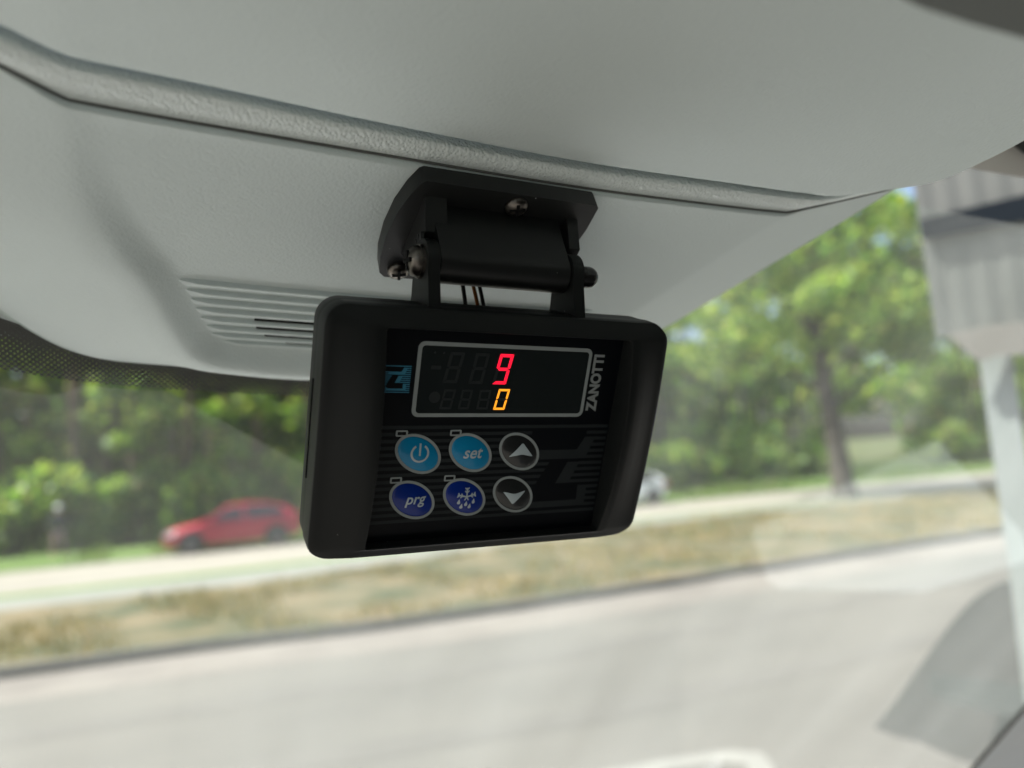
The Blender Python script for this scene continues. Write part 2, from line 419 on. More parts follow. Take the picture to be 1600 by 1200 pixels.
tag(leaf_cloud('woodland_depth', back, .62, [1, 1, 1, 1]), 'shaded foliage deep inside the left hand wood', 'woodland', kind='stuff')
tag(leaf_cloud('woodland', wood, .24, [1, 1, 1, 1]), 'dense mixed green wood beyond the far road on the left', 'woodland', kind='stuff')
tag(bm_obj('woodland_stems', stems, M['pine_bark'], smooth=True), 'thin brown stems standing inside the left hand wood', 'tree trunks', kind='stuff')
# far trees on the right
wood2, stems2 = [], bmesh.new()
for x in np.arange(0, 62, 2.6):
    for row in range(2):
        px = x + random.uniform(-1, 1); py = 43 + .35 * x + row * 5 + random.uniform(-1.5, 1.5)
        hgt = random.uniform(15, 21)
        tone = random.choice([[.6, 1, 1, .1], [.3, .8, 1.4, .2], [1, 1, .4, .2]])
        wood2 += crown_clumps(px, py, 8.0 if abs(px / py - .487) < .085 else 1.4, hgt, random.uniform(2.6, 3.5), 11, 120, tone)
        limb(stems2, [(px, py, 0), (px + random.uniform(-.3, .3), py, 5), (px + random.uniform(-.5, .5), py, hgt * .8)], [.15, .12, .05], 6) if abs(px / py - .487) > .09 else None
    if abs(x - 23.2) > 4.2:
        wood2 += [((x + random.uniform(-1.2, 1.2), 39.5 + .35 * x, random.uniform(.4, 2.2)), (1.4, 1.1, .9), 100, [.4, 1, random.uniform(.5, 1.6), .1]) for _ in range(5)]
back = []
for x in np.arange(2, 86, 2.6):
    for k in range(4):
        if abs(x - 35.2) < 5.0 and k in (0, 1): continue
        back.append(((x + random.uniform(-1, 1), 58 + .35 * x + random.uniform(0, 4), 1.0 + k * 2.6), (2.9, 1.8, 2.1), 90, [.7, 1, 1.0, .2]))
tag(leaf_cloud('far_woodland_depth', back, .62, [1, 1, 1, 1]), 'pale foliage far behind the right hand trees', 'woodland', kind='stuff')
tag(leaf_cloud('far_woodland', wood2, .30, [1, 1, 1, 1]), 'lighter green trees and bushes far beyond the road on the right', 'woodland', kind='stuff')
tag(bm_obj('far_woodland_stems', stems2, M['bark'], smooth=True), 'thin grey stems inside the far right hand trees', 'tree trunks', kind='stuff')

# the single tree standing on the verge
def roadside_tree():
    base = Vector((12.2, 28.1, 0.03))
    t = empty('roadside_tree', loc=base)
    tag(t, 'broad leafy tree with dark leaning trunk standing on the verge right of the controller', 'tree')
    bm = bmesh.new()
    limb(bm, [(0, 0, -.1), (.02, 0, .25), (-.05, 0, 1.5), (-.18, 0, 3.2), (-.3, .1, 5.2), (-.2, .1, 8), (0, .2, 11)], [.62, .44, .37, .33, .28, .18, .06], 14)
    ends = []
    for k in range(9):
        a = k * 2.4 + .4; z = 3.4 + k * .62; L = 5.2 - k * .32
        e = (L * math.cos(a), L * math.sin(a) * .8, z + 2.4)
        limb(bm, [(-.2, 0, z), (L * .4 * math.cos(a), L * .4 * math.sin(a) * .8, z + 1.3), e], [.15, .10, .035], 7); ends.append(e)
    bm_obj('trunk', bm, M['bark'], t, smooth=True)
    cl = []
    for e in ends:
        for _ in range(4):
            c = (e[0] * random.uniform(.55, 1.1) + random.uniform(-.9, .9), e[1] * random.uniform(.5, 1.1) + random.uniform(-.9, .9), e[2] + random.uniform(-1.0, 1.6))
            r = random.uniform(.8, 1.5); cl.append((c, (r, r, r * .7), 190, [.7, 1, random.uniform(.4, 1.8), .1]))
    for _ in range(60):
        a = random.uniform(0, 2 * PI); rr = random.uniform(0, 5.6); z = random.uniform(5.6, 14.5)
        r = random.uniform(.8, 1.5); cl.append(((rr * math.cos(a), rr * math.sin(a), z), (r, r, r * .7), 190, [.5, 1, random.uniform(.6, 2), .1]))
    leaf_cloud('crown', cl, .19, [1, 1, 1, 1], t)
roadside_tree()

# ---- cars on the far road
M['tyre'] = mat('tyre rubber', (0.02, 0.02, 0.02), .8)
M['rim'] = mat('alloy rim', (0.12, 0.12, 0.125), .4, metal=.9)
M['car_glass'] = mat('tinted car glass', (0.015, 0.018, 0.02), .06, spec=.8)
M['head'] = mat('headlamp lens', (0.75, 0.76, 0.78), .1, coat=1)
M['tail'] = mat('tail lamp lens', (0.35, 0.01, 0.015), .15, coat=1)
M['car_red'] = mat('red car paint', (0.31, 0.003, 0.022), .35, coat=.4)
M['car_white'] = mat('white car paint', (0.80, 0.83, 0.84), .3, coat=1.0)
M['trim'] = mat('black car trim', (0.02, 0.02, 0.02), .6)
def car(paint, label, loc, rz, name='car'):
    t = empty(name, loc=loc); t.rotation_euler = (0, 0, rz); tag(t, label, 'car', 'cars on the far road')
    # x forward (front at +2.15), z up; loft of cross sections from front to rear
    secs = [(2.16, .42, .60, .58), (2.10, .30, .72, .74), (1.75, .26, .84, .86), (1.0, .24, .96, .90), (.65, .24, .99, .90),
            (-.2, .24, 1.0, .91), (-1.2, .25, 1.02, .90), (-1.8, .27, 1.02, .86), (-2.08, .34, .98, .78), (-2.15, .46, .88, .66)]
    bm = bmesh.new(); prev = None
    for x, z0, z1, hw in secs:
        mid = z0 + (z1 - z0) * .55
        pr = [(-hw * .82, z0), (-hw * .98, z0 + .08), (-hw, mid), (-hw * .96, z1 - .07), (-hw * .82, z1), (0, z1 + .025),
              (hw * .82, z1), (hw * .96, z1 - .07), (hw, mid), (hw * .98, z0 + .08), (hw * .82, z0), (0, z0)]
        ring = [bm.verts.new((x, a, b)) for a, b in pr]
        if prev:
            for k in range(12): bm.faces.new((prev[k], prev[(k + 1) % 12], ring[(k + 1) % 12], ring[k]))
        else: bm.faces.new(ring)
        prev = ring
    bm.faces.new(list(reversed(prev)))
    bm_obj('body', bm, paint, t, smooth=True, angle=50)
    # greenhouse
    gl = [(1.06, .97), (.26, 1.40), (-.3, 1.48), (-1.05, 1.43), (-1.62, 1.30), (-2.08, 1.00)]
    bm = bmesh.new(); rows = []
    for x, z in gl:
        hwb = .84 if z < 1.1 else .66; rows.append((bm.verts.new((x, -hwb, z)), bm.verts.new((x, -hwb * .5, z + (.03 if z > 1.1 else .02))), bm.verts.new((x, hwb * .5, z + (.03 if z > 1.1 else .02))), bm.verts.new((x, hwb, z))))
    for a, b in zip(rows, rows[1:]):
        for k in range(3): bm.faces.new((a[k], a[k + 1], b[k + 1], b[k]))
    base = [[bm.verts.new((x, s * .87, .96)) for x, z in gl[1:-1]] for s in (-1, 1)]
    for si, k in ((0, 0), (1, 3)):
        for i in range(len(gl) - 3):
            bm.faces.new((rows[i + 1][k], rows[i + 2][k], base[si][i + 1], base[si][i]))
        bm.faces.new((rows[0][k], rows[1][k], base[si][0])); bm.faces.new((rows[-1][k], rows[-2][k], base[si][-1]))
    bm_obj('roof', bm, paint, t, smooth=True, angle=40)
    for s in (-1, 1):
        for pts in ([(.74, 1.02), (.22, 1.36), (-.22, 1.41), (-.28, 1.02)], [(-.38, 1.02), (-.32, 1.41), (-1.05, 1.40), (-1.5, 1.27), (-1.62, 1.06), (-1.4, 1.02)]):
            vv = []
            for off in (.012, -.01):
                for x, z in pts:
                    y = .87 + (.66 - .87) * max(0, (z - .96)) / .5; vv.append((x, s * (y + off + .012), z))
            n = len(pts); ff = [tuple(range(n)), tuple(range(2 * n - 1, n - 1, -1))] + [(i, (i + 1) % n, n + (i + 1) % n, n + i) for i in range(n)]
            mesh_obj('side_window', vv, ff, M['car_glass'], t)
        bm = box_bm(1.72, 2.12, min(s * .50, s * .82), max(s * .50, s * .82), .62, .75); bevel(bm, .03); bm_obj('headlight', bm, M['head'], t, smooth=True)
        bm = box_bm(-2.16, -1.92, min(s * .58, s * .86), max(s * .58, s * .86), .76, .95); bevel(bm, .03); bm_obj('tail_light', bm, M['tail'], t, smooth=True)
        bm = box_bm(.60, .80, min(s * .90, s * 1.05), max(s * .90, s * 1.05), 1.0, 1.13); bevel(bm, .03); bm_obj('wing_mirror', bm, paint, t, smooth=True)
        for x in (1.32, -1.32):
            bm = lathe([(0, -.1), (.24, -.1), (.315, -.085), (.33, -.05), (.33, .05), (.315, .085), (.24, .1), (0, .1)], 24)
            bmesh.ops.rotate(bm, matrix=Matrix.Rotation(PI / 2, 3, 'X'), verts=bm.verts); bmesh.ops.translate(bm, vec=(x, s * .81, .33), verts=bm.verts)
            wh = bm_obj('wheel', bm, M['tyre'], t, smooth=True)
            bm = lathe([(0, -.112), (.08, -.118), (.21, -.106), (.225, -.1), (.225, .1), (.21, .106), (.08, .118), (0, .112)], 20)
            bmesh.ops.rotate(bm, matrix=Matrix.Rotation(PI / 2, 3, 'X'), verts=bm.verts); bmesh.ops.translate(bm, vec=(x, s * .815, .33), verts=bm.verts)
            bm_obj('rim', bm, M['rim'], wh, smooth=True)
            arch = [(x + .40 * math.cos(a), .33 + .40 * math.sin(a)) for a in np.linspace(-.35, PI + .35, 18)]
            vv = [(q[0], s * .84, q[1]) for q in arch] + [(q[0], s * .925, q[1]) for q in arch]; n = len(arch)
            mesh_obj('wheel_arch', vv, [tuple(range(n)), tuple(range(2 * n - 1, n - 1, -1))] + [(i, i + 1, n + i + 1, n + i) for i in range(n - 1)], M['trim'], t)
    wv = [(.96, -.72, 1.005), (.96, .72, 1.005), (.34, .58, 1.415), (.34, -.58, 1.415)]
    mesh_obj('windscreen', [(x + .03, y, z + .03) for x, y, z in wv] + wv, [(0, 1, 2, 3), (7, 6, 5, 4), (0, 4, 5, 1), (1, 5, 6, 2), (2, 6, 7, 3), (3, 7, 4, 0)], M['car_glass'], t)
    wv = [(-2.04, -.70, 1.04), (-2.04, .70, 1.04), (-1.68, .58, 1.36), (-1.68, -.58, 1.36)]
    mesh_obj('rear_window', [(x - .03, y, z + .03) for x, y, z in wv] + wv, [(3, 2, 1, 0), (4, 5, 6, 7), (0, 1, 5, 4), (1, 2, 6, 5), (2, 3, 7, 6), (3, 0, 4, 7)], M['car_glass'], t)
    return t
g = ground(366, 857)
car(M['car_red'], 'red hatchback driving on the far road, tail hidden behind the controller', (g.x, g.y, .02), PI + math.atan2(3.4, 8.0))
g = ground(1022, 787)
car(M['car_white'], 'white car on the far road, front hidden behind the controller', (g.x - 1.75, g.y - .75, .02), PI + math.atan2(6, 14))

# ---- person by the trees
def person():
    g = ground(92, 872)
    me = bpy.data.meshes.new('person'); o = bpy.data.objects.new('person', me); link(o)
    J = {'pelvis': (0, 0, .95, .15), 'belly': (0, .0, 1.12, .145), 'chest': (-.02, 0, 1.34, .165), 'neck': (-.03, 0, 1.52, .06), 'head0': (-.05, 0, 1.62, .085), 'head1': (-.05, 0, 1.74, .08),
         'hipL': (.0, .09, .90, .11), 'kneeL': (-.06, .15, .50, .07), 'ankL': (.02, .19, .09, .045), 'toeL': (-.14, .21, .04, .04),
         'hipR': (.0, -.09, .90, .11), 'kneeR': (-.12, -.15, .52, .07), 'ankR': (-.10, -.19, .09, .045), 'toeR': (-.26, -.21, .04, .04),
         'shL': (-.01, .19, 1.43, .065), 'elL': (.02, .34, 1.16, .048), 'haL': (-.12, .24, .94, .035),
         'shR': (-.01, -.19, 1.43, .065), 'elR': (.02, -.34, 1.16, .048), 'haR': (-.14, -.22, .96, .035)}
    names = list(J); ix = {k: i for i, k in enumerate(names)}
    E_ = [('pelvis', 'belly'), ('belly', 'chest'), ('chest', 'neck'), ('neck', 'head0'), ('head0', 'head1')]
    for s in 'LR': E_ += [('pelvis', 'hip' + s), ('hip' + s, 'knee' + s), ('knee' + s, 'ank' + s), ('ank' + s, 'toe' + s), ('chest', 'sh' + s), ('sh' + s, 'el' + s), ('el' + s, 'ha' + s)]
    me.from_pydata([J[k][:3] for k in names], [(ix[a], ix[b]) for a, b in E_], [])
    sk = o.modifiers.new('skin', 'SKIN')
    lay = me.skin_vertices[0].data if me.skin_vertices else None
    if lay is None:
        bm = bmesh.new(); bm.from_mesh(me); bm.verts.layers.skin.verify(); bm.to_mesh(me); bm.free(); lay = me.skin_vertices[0].data
    for i, k in enumerate(names): lay[i].radius = (J[k][3], J[k][3]); lay[i].use_root = (k == 'pelvis')
    ss = o.modifiers.new('sub', 'SUBSURF'); ss.levels = 2; ss.render_levels = 2
    dg = bpy.context.evaluated_depsgraph_get(); m2 = bpy.data.meshes.new_from_object(o.evaluated_get(dg)); o.modifiers.clear(); o.data = m2
    for m in (mat('dark jacket', (.025, .03, .035), .8), mat('dull pink trousers', (.30, .20, .20), .85), mat('skin', (.45, .27, .2), .6)): m2.materials.append(m)
    for p in m2.polygons:
        c = p.center; p.use_smooth = True
        p.material_index = 2 if (c.z > 1.54 or (c.z < .99 and abs(c.y) > .2)) else (0 if c.z > .93 else 1)
    o.location = (g.x, g.y, .05); o.rotation_euler = (0, 0, PI / 2 + .5)
    tag(o, 'person in dark jacket and pale headwear walking beside the wood', 'person')
    bm = bmesh.new(); bmesh.ops.create_uvsphere(bm, u_segments=20, v_segments=12, radius=.115)
    for vv in list(bm.verts):
        if vv.co.z < -.02: vv.co.z = -.02 + (vv.co.z + .02) * .25
        vv.co.x *= 1.15
    bmesh.ops.translate(bm, vec=(-.05, 0, 1.72), verts=bm.verts)
    bm_obj('cap', bm, mat('pale cap', (.62, .66, .66), .6), o, smooth=True)
person()

# ------------------------------------------------------------------ the cab: overhead console, glass, trim
console = empty('overhead_console', M_BRK)
tag(console, kind='structure')
MM = 0.001
# outline curves in console coordinates (x along the hinge, s down the slope), millimetres
STRIP_LO = [(-190, -50), (-126.4, -28.6), (-112.6, -22.6), (-103, -17.6), (-99, -16.9), (-78.1, -16.3), (-34.5, -15.7), (20.9, -15.2), (70, -16.6), (97, -18.0), (103, -19.2), (118, -27), (133.5, -35.5), (150, -44)]
RIM_PX = [(-420, 330), (-280, 432), (-130, 490), (0, 527), (100, 543), (200, 565), (300, 578), (400, 586), (480, 590), (640, 588), (800, 574), (920, 553), (1000, 533), (1045, 512), (1150, 449), (1300, 359), (1412, 290)]
RECESS = [(-100.5, -14), (-96.2, 9.5), (-89.7, 25.6), (-82.1, 39.2), (-74.5, 60.0), (-69.3, 69.9), (-59.6, 73.6), (-37.8, 76.4), (0, 76), (40, 72), (57, 66), (63, 60), (74.5, 35.7), (97.7, -15)]
NA, NB = 260, 90
REC = cr(RECESS, 200)
def poly_sd(P, poly):
    """signed distance, negative inside"""
    d = np.full(len(P), 1e9); ins = np.zeros(len(P), bool); n = len(poly)
    for i in range(n):
        a, b = poly[i], poly[(i + 1) % n]; ab = b - a; ap = P - a
        t = np.clip((ap @ ab) / (ab @ ab + 1e-12), 0, 1); d = np.minimum(d, np.linalg.norm(ap - t[:, None] * ab, axis=1))
        c = ((a[1] > P[:, 1]) != (b[1] > P[:, 1])) & (P[:, 0] < (b[0] - a[0]) * (P[:, 1] - a[1]) / (b[1] - a[1] + 1e-12) + a[0]); ins ^= c
    return np.where(ins, -d, d)
def low_height(P, bb):
    """relief of the lower panel over its base plane, millimetres towards the cab"""
    sdv = poly_sd(P, REC)
    depth = 0.6 + 5.2 * smoothstep(-10, 60, P[:, 1])
    left = smoothstep(-4.5, 5.0, sdv) * depth
    rightness = smoothstep(55, 90, P[:, 0] + .25 * (P[:, 1]))
    # facet on the right falls away from the fold
    fold = (P[:, 0] - 97.7) * (50.7 / 55.8) + (P[:, 1] + 15) * (23.2 / 55.8)
    right = -0.33 * (np.sqrt(np.maximum(fold, 0) ** 2 + 9) - 3)
    z = left * (1 - rightness) + right * rightness
    leftfall = np.maximum(-100 - P[:, 0], 0); z -= 0.22 * (np.sqrt(leftfall ** 2 + 25) - 5)
    d = np.clip(sdv - 3.5, 0, 60); bottom = smoothstep(-135, -45, P[:, 0])
    fall = bottom * (.045 * np.minimum(d, 10) ** 2 + .9 * np.maximum(d - 10, 0)) + (1 - bottom) * .006 * d ** 2
    z -= fall * smoothstep(-15, 45, P[:, 1]) * (1 - rightness)
    # rounded free edge along the glass
    z -= 5.0 * np.clip((bb - .965) / .035, 0, 1) ** 2
    z -= 2.8 * np.clip(1 - bb / .006, 0, 1)
    return z
RIM = []
for px in RIM_PX:
    zz = 0.0
    for _ in range(12):
        O_ = A0 + T43 * ((-20.5 + zz) * MM); x_, y_ = on_plane(px[0], px[1] + (8 if px[0] < 900 else 0), O_, E43, T43)
        zz = .5 * zz + .5 * float(low_height(np.array([[x_ / MM, -y_ / MM]]), np.array([.95]))[0])
    RIM.append((x_ / MM, -y_ / MM))
SL, RM = cr([(p[0], p[1] + 2.0) for p in STRIP_LO], NA), cr(RIM, NA)
# match the two curves by parameter: corners of the strip to the bend of the rim
def remap(C, pairs):
    """resample curve C so that its fraction pairs[i][0] lands at pairs[i][1]"""
    q = np.linspace(0, 1, NA); src = np.interp(q, [p[1] for p in pairs], [p[0] for p in pairs])
    b = np.linspace(0, 1, len(C)); return np.stack([np.interp(src, b, C[:, k]) for k in (0, 1)], 1)
def frac_at(C, x): return float(np.interp(x, C[:, 0], np.linspace(0, 1, len(C))))
fl, fr = frac_at(SL, -100), frac_at(SL, 100)
SLm = remap(SL, [(0, 0), (fl, .22), (fr, .80), (1, 1)])
RMm = remap(RM, [(0, 0), (frac_at(RM, -108), .22), (frac_at(RM, 92), .80), (1, 1)])
bb = np.concatenate([[0, .002, .004, .006], np.linspace(.012, .955, NB - 14), np.linspace(.959, 1, 10)])
P2 = (SLm[:, None, :] * (1 - bb[None, :, None]) + RMm[:, None, :] * bb[None, :, None])
flat = P2.reshape(-1, 2); BBf = np.tile(bb, NA)
hz = low_height(flat, BBf) - 20.5
v = np.column_stack([flat[:, 0], -flat[:, 1], hz]) * MM
f = [(i * NB + k, i * NB + k + 1, (i + 1) * NB + k + 1, (i + 1) * NB + k) for i in range(NA - 1) for k in range(NB - 1)]
low = mesh_obj('lower_panel', v, f, M['panel_low'], console, smooth=True)
# louvre ridges moulded into the recess
LOUV = [(38.9, -81.5), (43.2, -79.0), (47.4, -77.5), (51.6, -76.0), (56.0, -74.3), (60.2, -72.5), (64.0, -70.5), (67.4, -67.0)]
for i, (s0, u0) in enumerate(LOUV):
    n = 40; us = np.linspace(u0, 58 - i * 1.5, n); bow = 2.3 * (1 - ((us - 0) / 82) ** 2) - .1
    prof = [(0.0, -1.0), (0.9, 1.25), (1.3, 1.4), (3.9, .12), (4.0, -1.0)]
    vv, ff = [], []
    for k in range(n):
        sc_ = min(1.0, k / 2.0, (n - 1 - k) / 2.0)
        for ds, dt in prof: vv.append((us[k] * MM, -(s0 + bow[k] + ds) * MM, (-20.5 + (dt if dt < 0 else dt * sc_)) * MM))
    m_ = len(prof)
    for k in range(n - 1):
        for j in range(m_ - 1): ff.append((k * m_ + j, (k + 1) * m_ + j, (k + 1) * m_ + j + 1, k * m_ + j + 1))
    mesh_obj('louvre', vv, ff, M['panel_low'], low, smooth=True, angle=40)
    if i >= 4:
        us = np.linspace([-57, -56, -53, -46][i - 4], 55, 30); bow = 2.3 * (1 - (us / 82) ** 2) - .1
        vv, ff = [], []
        for k in range(30):
            for ds, dt in ((-.55, .35), (.15, .55), (.15, -.8), (-.55, -.8)): vv.append((us[k] * MM, -(s0 + bow[k] + ds) * MM, (-20.5 + dt) * MM))
        for k in range(29):
            for j in range(4): ff.append((k * 4 + j, (k + 1) * 4 + j, (k + 1) * 4 + (j + 1) % 4, k * 4 + (j + 1) % 4))
        ff += [(0, 1, 2, 3), (119, 118, 117, 116)]
        mesh_obj('air_slot', vv, ff, M['black_gap'], low)

# upper panel: its own plane, through the lip above the strip
XS = ray(600, 238) * ((T43 @ A0 - .0205) / (T43 @ ray(600, 238)))
LIP = ray(600, 197) * XS[2] * .972
def up_pt(px, py): return on_plane(px, py, LIP, E58, T58)
M_UP = frame(LIP, E58, T58)
lip_px = [(-330, -60), (-200, -12), (-90, 32), (0, 58), (60, 78), (100, 90), (125, 97), (300, 133), (600, 197), (900, 255), (1150, 291), (1245, 304), (1290, 306), (1340, 297), (1442, 274), (1520, 241), (1600, 200), (1700, 142), (1850, 50)]
LIPC = cr([up_pt(p[0], p[1] + 5 - 3 * min(1, max(0, p[0] / 1300))) for p in lip_px], 240)
nb = 60
v, f = [], []
yb = 0.16
cornerL, cornerR = up_pt(112, 92), up_pt(1275, 303)
rf1, rf2 = np.array(up_pt(1310, 284)), np.array(up_pt(1600, 146))
rn = np.array([(rf2 - rf1)[1], -(rf2 - rf1)[0]]); rn /= np.linalg.norm(rn)
if rn[0] < 0: rn = -rn
tt = np.concatenate([[-.0003, -.0002, -.0001], np.linspace(0, .05, 14), np.linspace(.06, 1, nb - 17)])
for i in range(240):
    for t_ in tt:
        x, y = LIPC[i]; back = t_ < 0; yy = y + (.0006 * min(0, t_ * 1e4 + 0) * 0 if back else t_ * yb)
        z = 0.0
        d_ = max(0.0, -(x - cornerL[0]) - .0); z -= .24 * (math.sqrt(d_ * d_ + .003 ** 2) - .003)
        s_ = (np.array([x, yy]) - rf1) @ rn; s_ = max(s_ + .001, 0); z += .16 * (math.sqrt(s_ * s_ + .002 ** 2) - .002)
        e_ = max(0.0, t_ * yb)                           # rolled lip, then a wall back into the joint
        if e_ < .0026: z -= .0022 * (1 - e_ / .0026) ** 2.2
        if back: z -= .003 * (-t_ * 1e4)
        v.append((x, yy, z))
f = [(i * nb + k, (i + 1) * nb + k, (i + 1) * nb + k + 1, i * nb + k + 1) for i in range(239) for k in range(nb - 1)]
upper = mesh_obj('upper_panel', v, f, M['panel_up'], None, smooth=True)
upper.parent = console; upper.matrix_world = M_UP

# grained strip between the two panels: from under the lip to the edge of the lower panel
MB_I = M_BRK.inverted()
strip_px = lip_px[:15] + [(1480, 257)]
gap_px = lambda x: 8 - 4.5 * min(1.0, max(0.0, x / 1300))
upfall = lambda x: -.24 * (math.sqrt(max(0.0, cornerL[0] - x) ** 2 + .003 ** 2) - .003)
tops = [M_UP @ Vector((p[0], p[1], .0 + upfall(p[0]))) for p in cr([up_pt(p[0], p[1] + 5 - 3 * min(1, max(0, p[0] / 1300)) + gap_px(p[0])) for p in strip_px], 240)]
bots = [M_BRK @ Vector((p[0] * MM, -(p[1] + 2.0) * MM, (-20.5 - 1.7) * MM)) for p in cr(STRIP_LO, 240)]
b1 = cr([up_pt(p[0], p[1] - 14) for p in strip_px], 240); b2 = cr([up_pt(p[0], p[1] + 34) for p in strip_px], 240)
v = [(p[0], p[1], -.016 + upfall(p[0])) for p in b1] + [(p[0], p[1], -.013 + upfall(p[0])) for p in b2]
bk = mesh_obj('joint_shadow_sheet', v, [(i, i + 1, 241 + i, 240 + i) for i in range(239)], M['black_gap']); bk.parent = console; bk.matrix_world = M_UP  # black sheet painting the shade inside the open joint
# pair by hinge coordinate
tx = np.array([(MB_I @ p).x for p in tops]); tl = np.array([tuple(MB_I @ p) for p in tops])
bl = np.array([tuple(MB_I @ p) for p in bots])
q = np.linspace(0, 1, 240)
def par(C, l, r):
    fx = np.interp([l, r], C[:120, 0] if False else C[:, 0], q) if np.all(np.diff(C[:, 0]) > 0) else None
    if fx is None:
        i1 = int(np.argmin(np.abs(C[:170, 0] - l))); i2 = int(np.argmin(np.abs(C[:200, 0] - r))); fx = (q[i1], q[i2])
    src = np.interp(q, [0, .2, .75, 1], [0, fx[0], fx[1], 1]); return np.stack([np.interp(src, q, C[:, k]) for k in range(3)], 1)
tl, bl = par(tl, -.100, .100), par(bl, -.100, .100)
v, f = [], []
ks = [-.001, .0, .04, .12, .3, .5, .7, .88, .97, 1.0]
for i in range(240):
    a, b = tl[i], bl[i]
    for k in ks:
        kk_ = max(k, 0); p = a * (1 - kk_) + b * kk_; bulge = .0006 * math.sin(PI * kk_)
        v.append((p[0], p[1], p[2] + (-.007 if k < 0 else (-.0005 if k == 0 else bulge))))
    v.append((b[0], b[1] - .0004, b[2] - .0006)); v.append((b[0], b[1] - .0005, b[2] - .006))
m_ = len(ks) + 2
f = [(i * m_ + k, i * m_ + k + 1, (i + 1) * m_ + k + 1, (i + 1) * m_ + k) for i in range(239) for k in range(m_ - 1)]
shadow_bead = cr([(p[0], p[1] + 2.0) for p in STRIP_LO], 240)  # grey line modelled as the shadow under the strip
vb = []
for p in shadow_bead:
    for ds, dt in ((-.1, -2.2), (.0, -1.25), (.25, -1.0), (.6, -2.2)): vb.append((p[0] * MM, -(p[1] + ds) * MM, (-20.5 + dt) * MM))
mesh_obj('strip_shadow_line', vb, [(i * 4 + k, i * 4 + k + 1, i * 4 + k + 5, i * 4 + k + 4) for i in range(239) for k in range(3)], M['seal_shade'], console, smooth=True)
mesh_obj('trim_strip', v, f, M['strip'], console, smooth=True, angle=50)

# roof above the console keeps the sky out
roof = empty('cab_roof', M_UP); tag(roof, kind='structure')
bm = box_bm(-.75, .95, -.02, 1.5, .0, .012)
bmesh.ops.translate(bm, vec=(0, 0, -.075), verts=bm.verts)
bm_obj('roof_skin', bm, mat('roof lining', (.42, .43, .41), .8), roof)

shell = mat('dark light block', (.075, .078, .078), .8)
rear = empty('cab_rear_block', M_UP); tag(rear, kind='structure')  # unseen rear wall, added to hold back light from behind
bm_obj('rear_light_block', box_bm(-.30, 1.1, 1.0, 1.02, -.06, 1.7), shell, rear)
LAT = world_dir(H); LAT.z = 0; LAT.normalize(); FOR = Vector((-LAT.y, LAT.x, 0))
bounce_nose = empty('bounce_bonnet', Matrix.Identity(4)); tag(bounce_nose, kind='structure')  # unseen white hood added to bounce daylight up into the cab
rows = []
for d_, z_ in ((.95, 1.42), (1.2, 1.40), (1.5, 1.35), (1.75, 1.27), (1.85, 1.15), (1.87, .8)):
    rows.append([Vector((0, 0, z_ - .10 * (abs(l_) / .95) ** 3)) + FOR * (d_ - .12 * (l_ / .95) ** 2) + LAT * (l_ + .05) for l_ in np.linspace(-.95, .95, 17)])
v = [p for r_ in rows for p in r_]
mesh_obj('bounce_skin', v, [(i * 17 + k, i * 17 + k + 1, i * 17 + k + 18, i * 17 + k + 17) for i in range(5) for k in range(16)], mat('white bounce paint', (.74, .75, .75), .35, coat=.5), bounce_nose, smooth=True)
side = empty('cab_side_block', M_UP); tag(side, kind='structure')  # unseen right wall, added to darken the light on that side
bm_obj('side_light_block', box_bm(.98, 1.0, .16, .99, -.06, 1.7), shell, side)

# windscreen
GO = A0 + E43 * .100 + T43 * (-.030)
M_GL = frame(GO, EGL, TGL)
def gl_pt(px, py): return on_plane(px, py, GO, EGL, TGL)
wsc = empty('windscreen', M_GL); tag(wsc, 'raked clear windscreen with dotted black top edge behind the console', 'windscreen')
gm = bpy.data.materials.new('windscreen glass'); gm.use_nodes = True; nt = gm.node_tree
nt.nodes.remove(nt.nodes['Principled BSDF'])
tr = nt.nodes.new('ShaderNodeBsdfTransparent'); tr.inputs[0].default_value = (.90, .945, .915, 1)
gs = nt.nodes.new('ShaderNodeBsdfGlossy'); gs.inputs['Roughness'].default_value = .02; gs.inputs[0].default_value = (1, 1, 1, 1)
fr_ = nt.nodes.new('ShaderNodeFresnel'); fr_.inputs[0].default_value = 1.52
mx = nt.nodes.new('ShaderNodeMixShader'); frm = nt.nodes.new('ShaderNodeMath'); frm.operation = 'MULTIPLY'; frm.inputs[1].default_value = .55; nt.links.new(fr_.outputs[0], frm.inputs[0]); nt.links.new(frm.outputs[0], mx.inputs[0]); nt.links.new(gs.outputs[0], mx.inputs[2])
veil_ = nt.nodes.new('ShaderNodeBsdfTranslucent'); veil_.inputs[0].default_value = (.80, .86, .83, 1)      # dust-like film standing in for reflected haze and streaks
tcg = nt.nodes.new('ShaderNodeTexCoord'); ng = nt.nodes.new('ShaderNodeTexNoise'); ng.inputs['Scale'].default_value = 1; ng.inputs['Detail'].default_value = 5
mpg = nt.nodes.new('ShaderNodeMapping'); mpg.inputs['Scale'].default_value = (11, 1.8, 1); mpg.inputs['Rotation'].default_value = (0, 0, .12); nt.links.new(tcg.outputs['Object'], mpg.inputs[0]); nt.links.new(mpg.outputs[0], ng.inputs['Vector'])
mrg = nt.nodes.new('ShaderNodeMapRange'); mrg.inputs[1].default_value = .3; mrg.inputs[2].default_value = .75; mrg.inputs[3].default_value = .006; mrg.inputs[4].default_value = .06
nt.links.new(ng.outputs['Fac'], mrg.inputs[0])
mxd = nt.nodes.new('ShaderNodeMixShader'); nt.links.new(mrg.outputs[0], mxd.inputs[0]); nt.links.new(tr.outputs[0], mxd.inputs[1]); nt.links.new(veil_.outputs[0], mxd.inputs[2]); nt.links.new(mxd.outputs[0], mx.inputs[1])
nt.links.new(mx.outputs[0], nt.nodes['Material Output'].inputs[0])
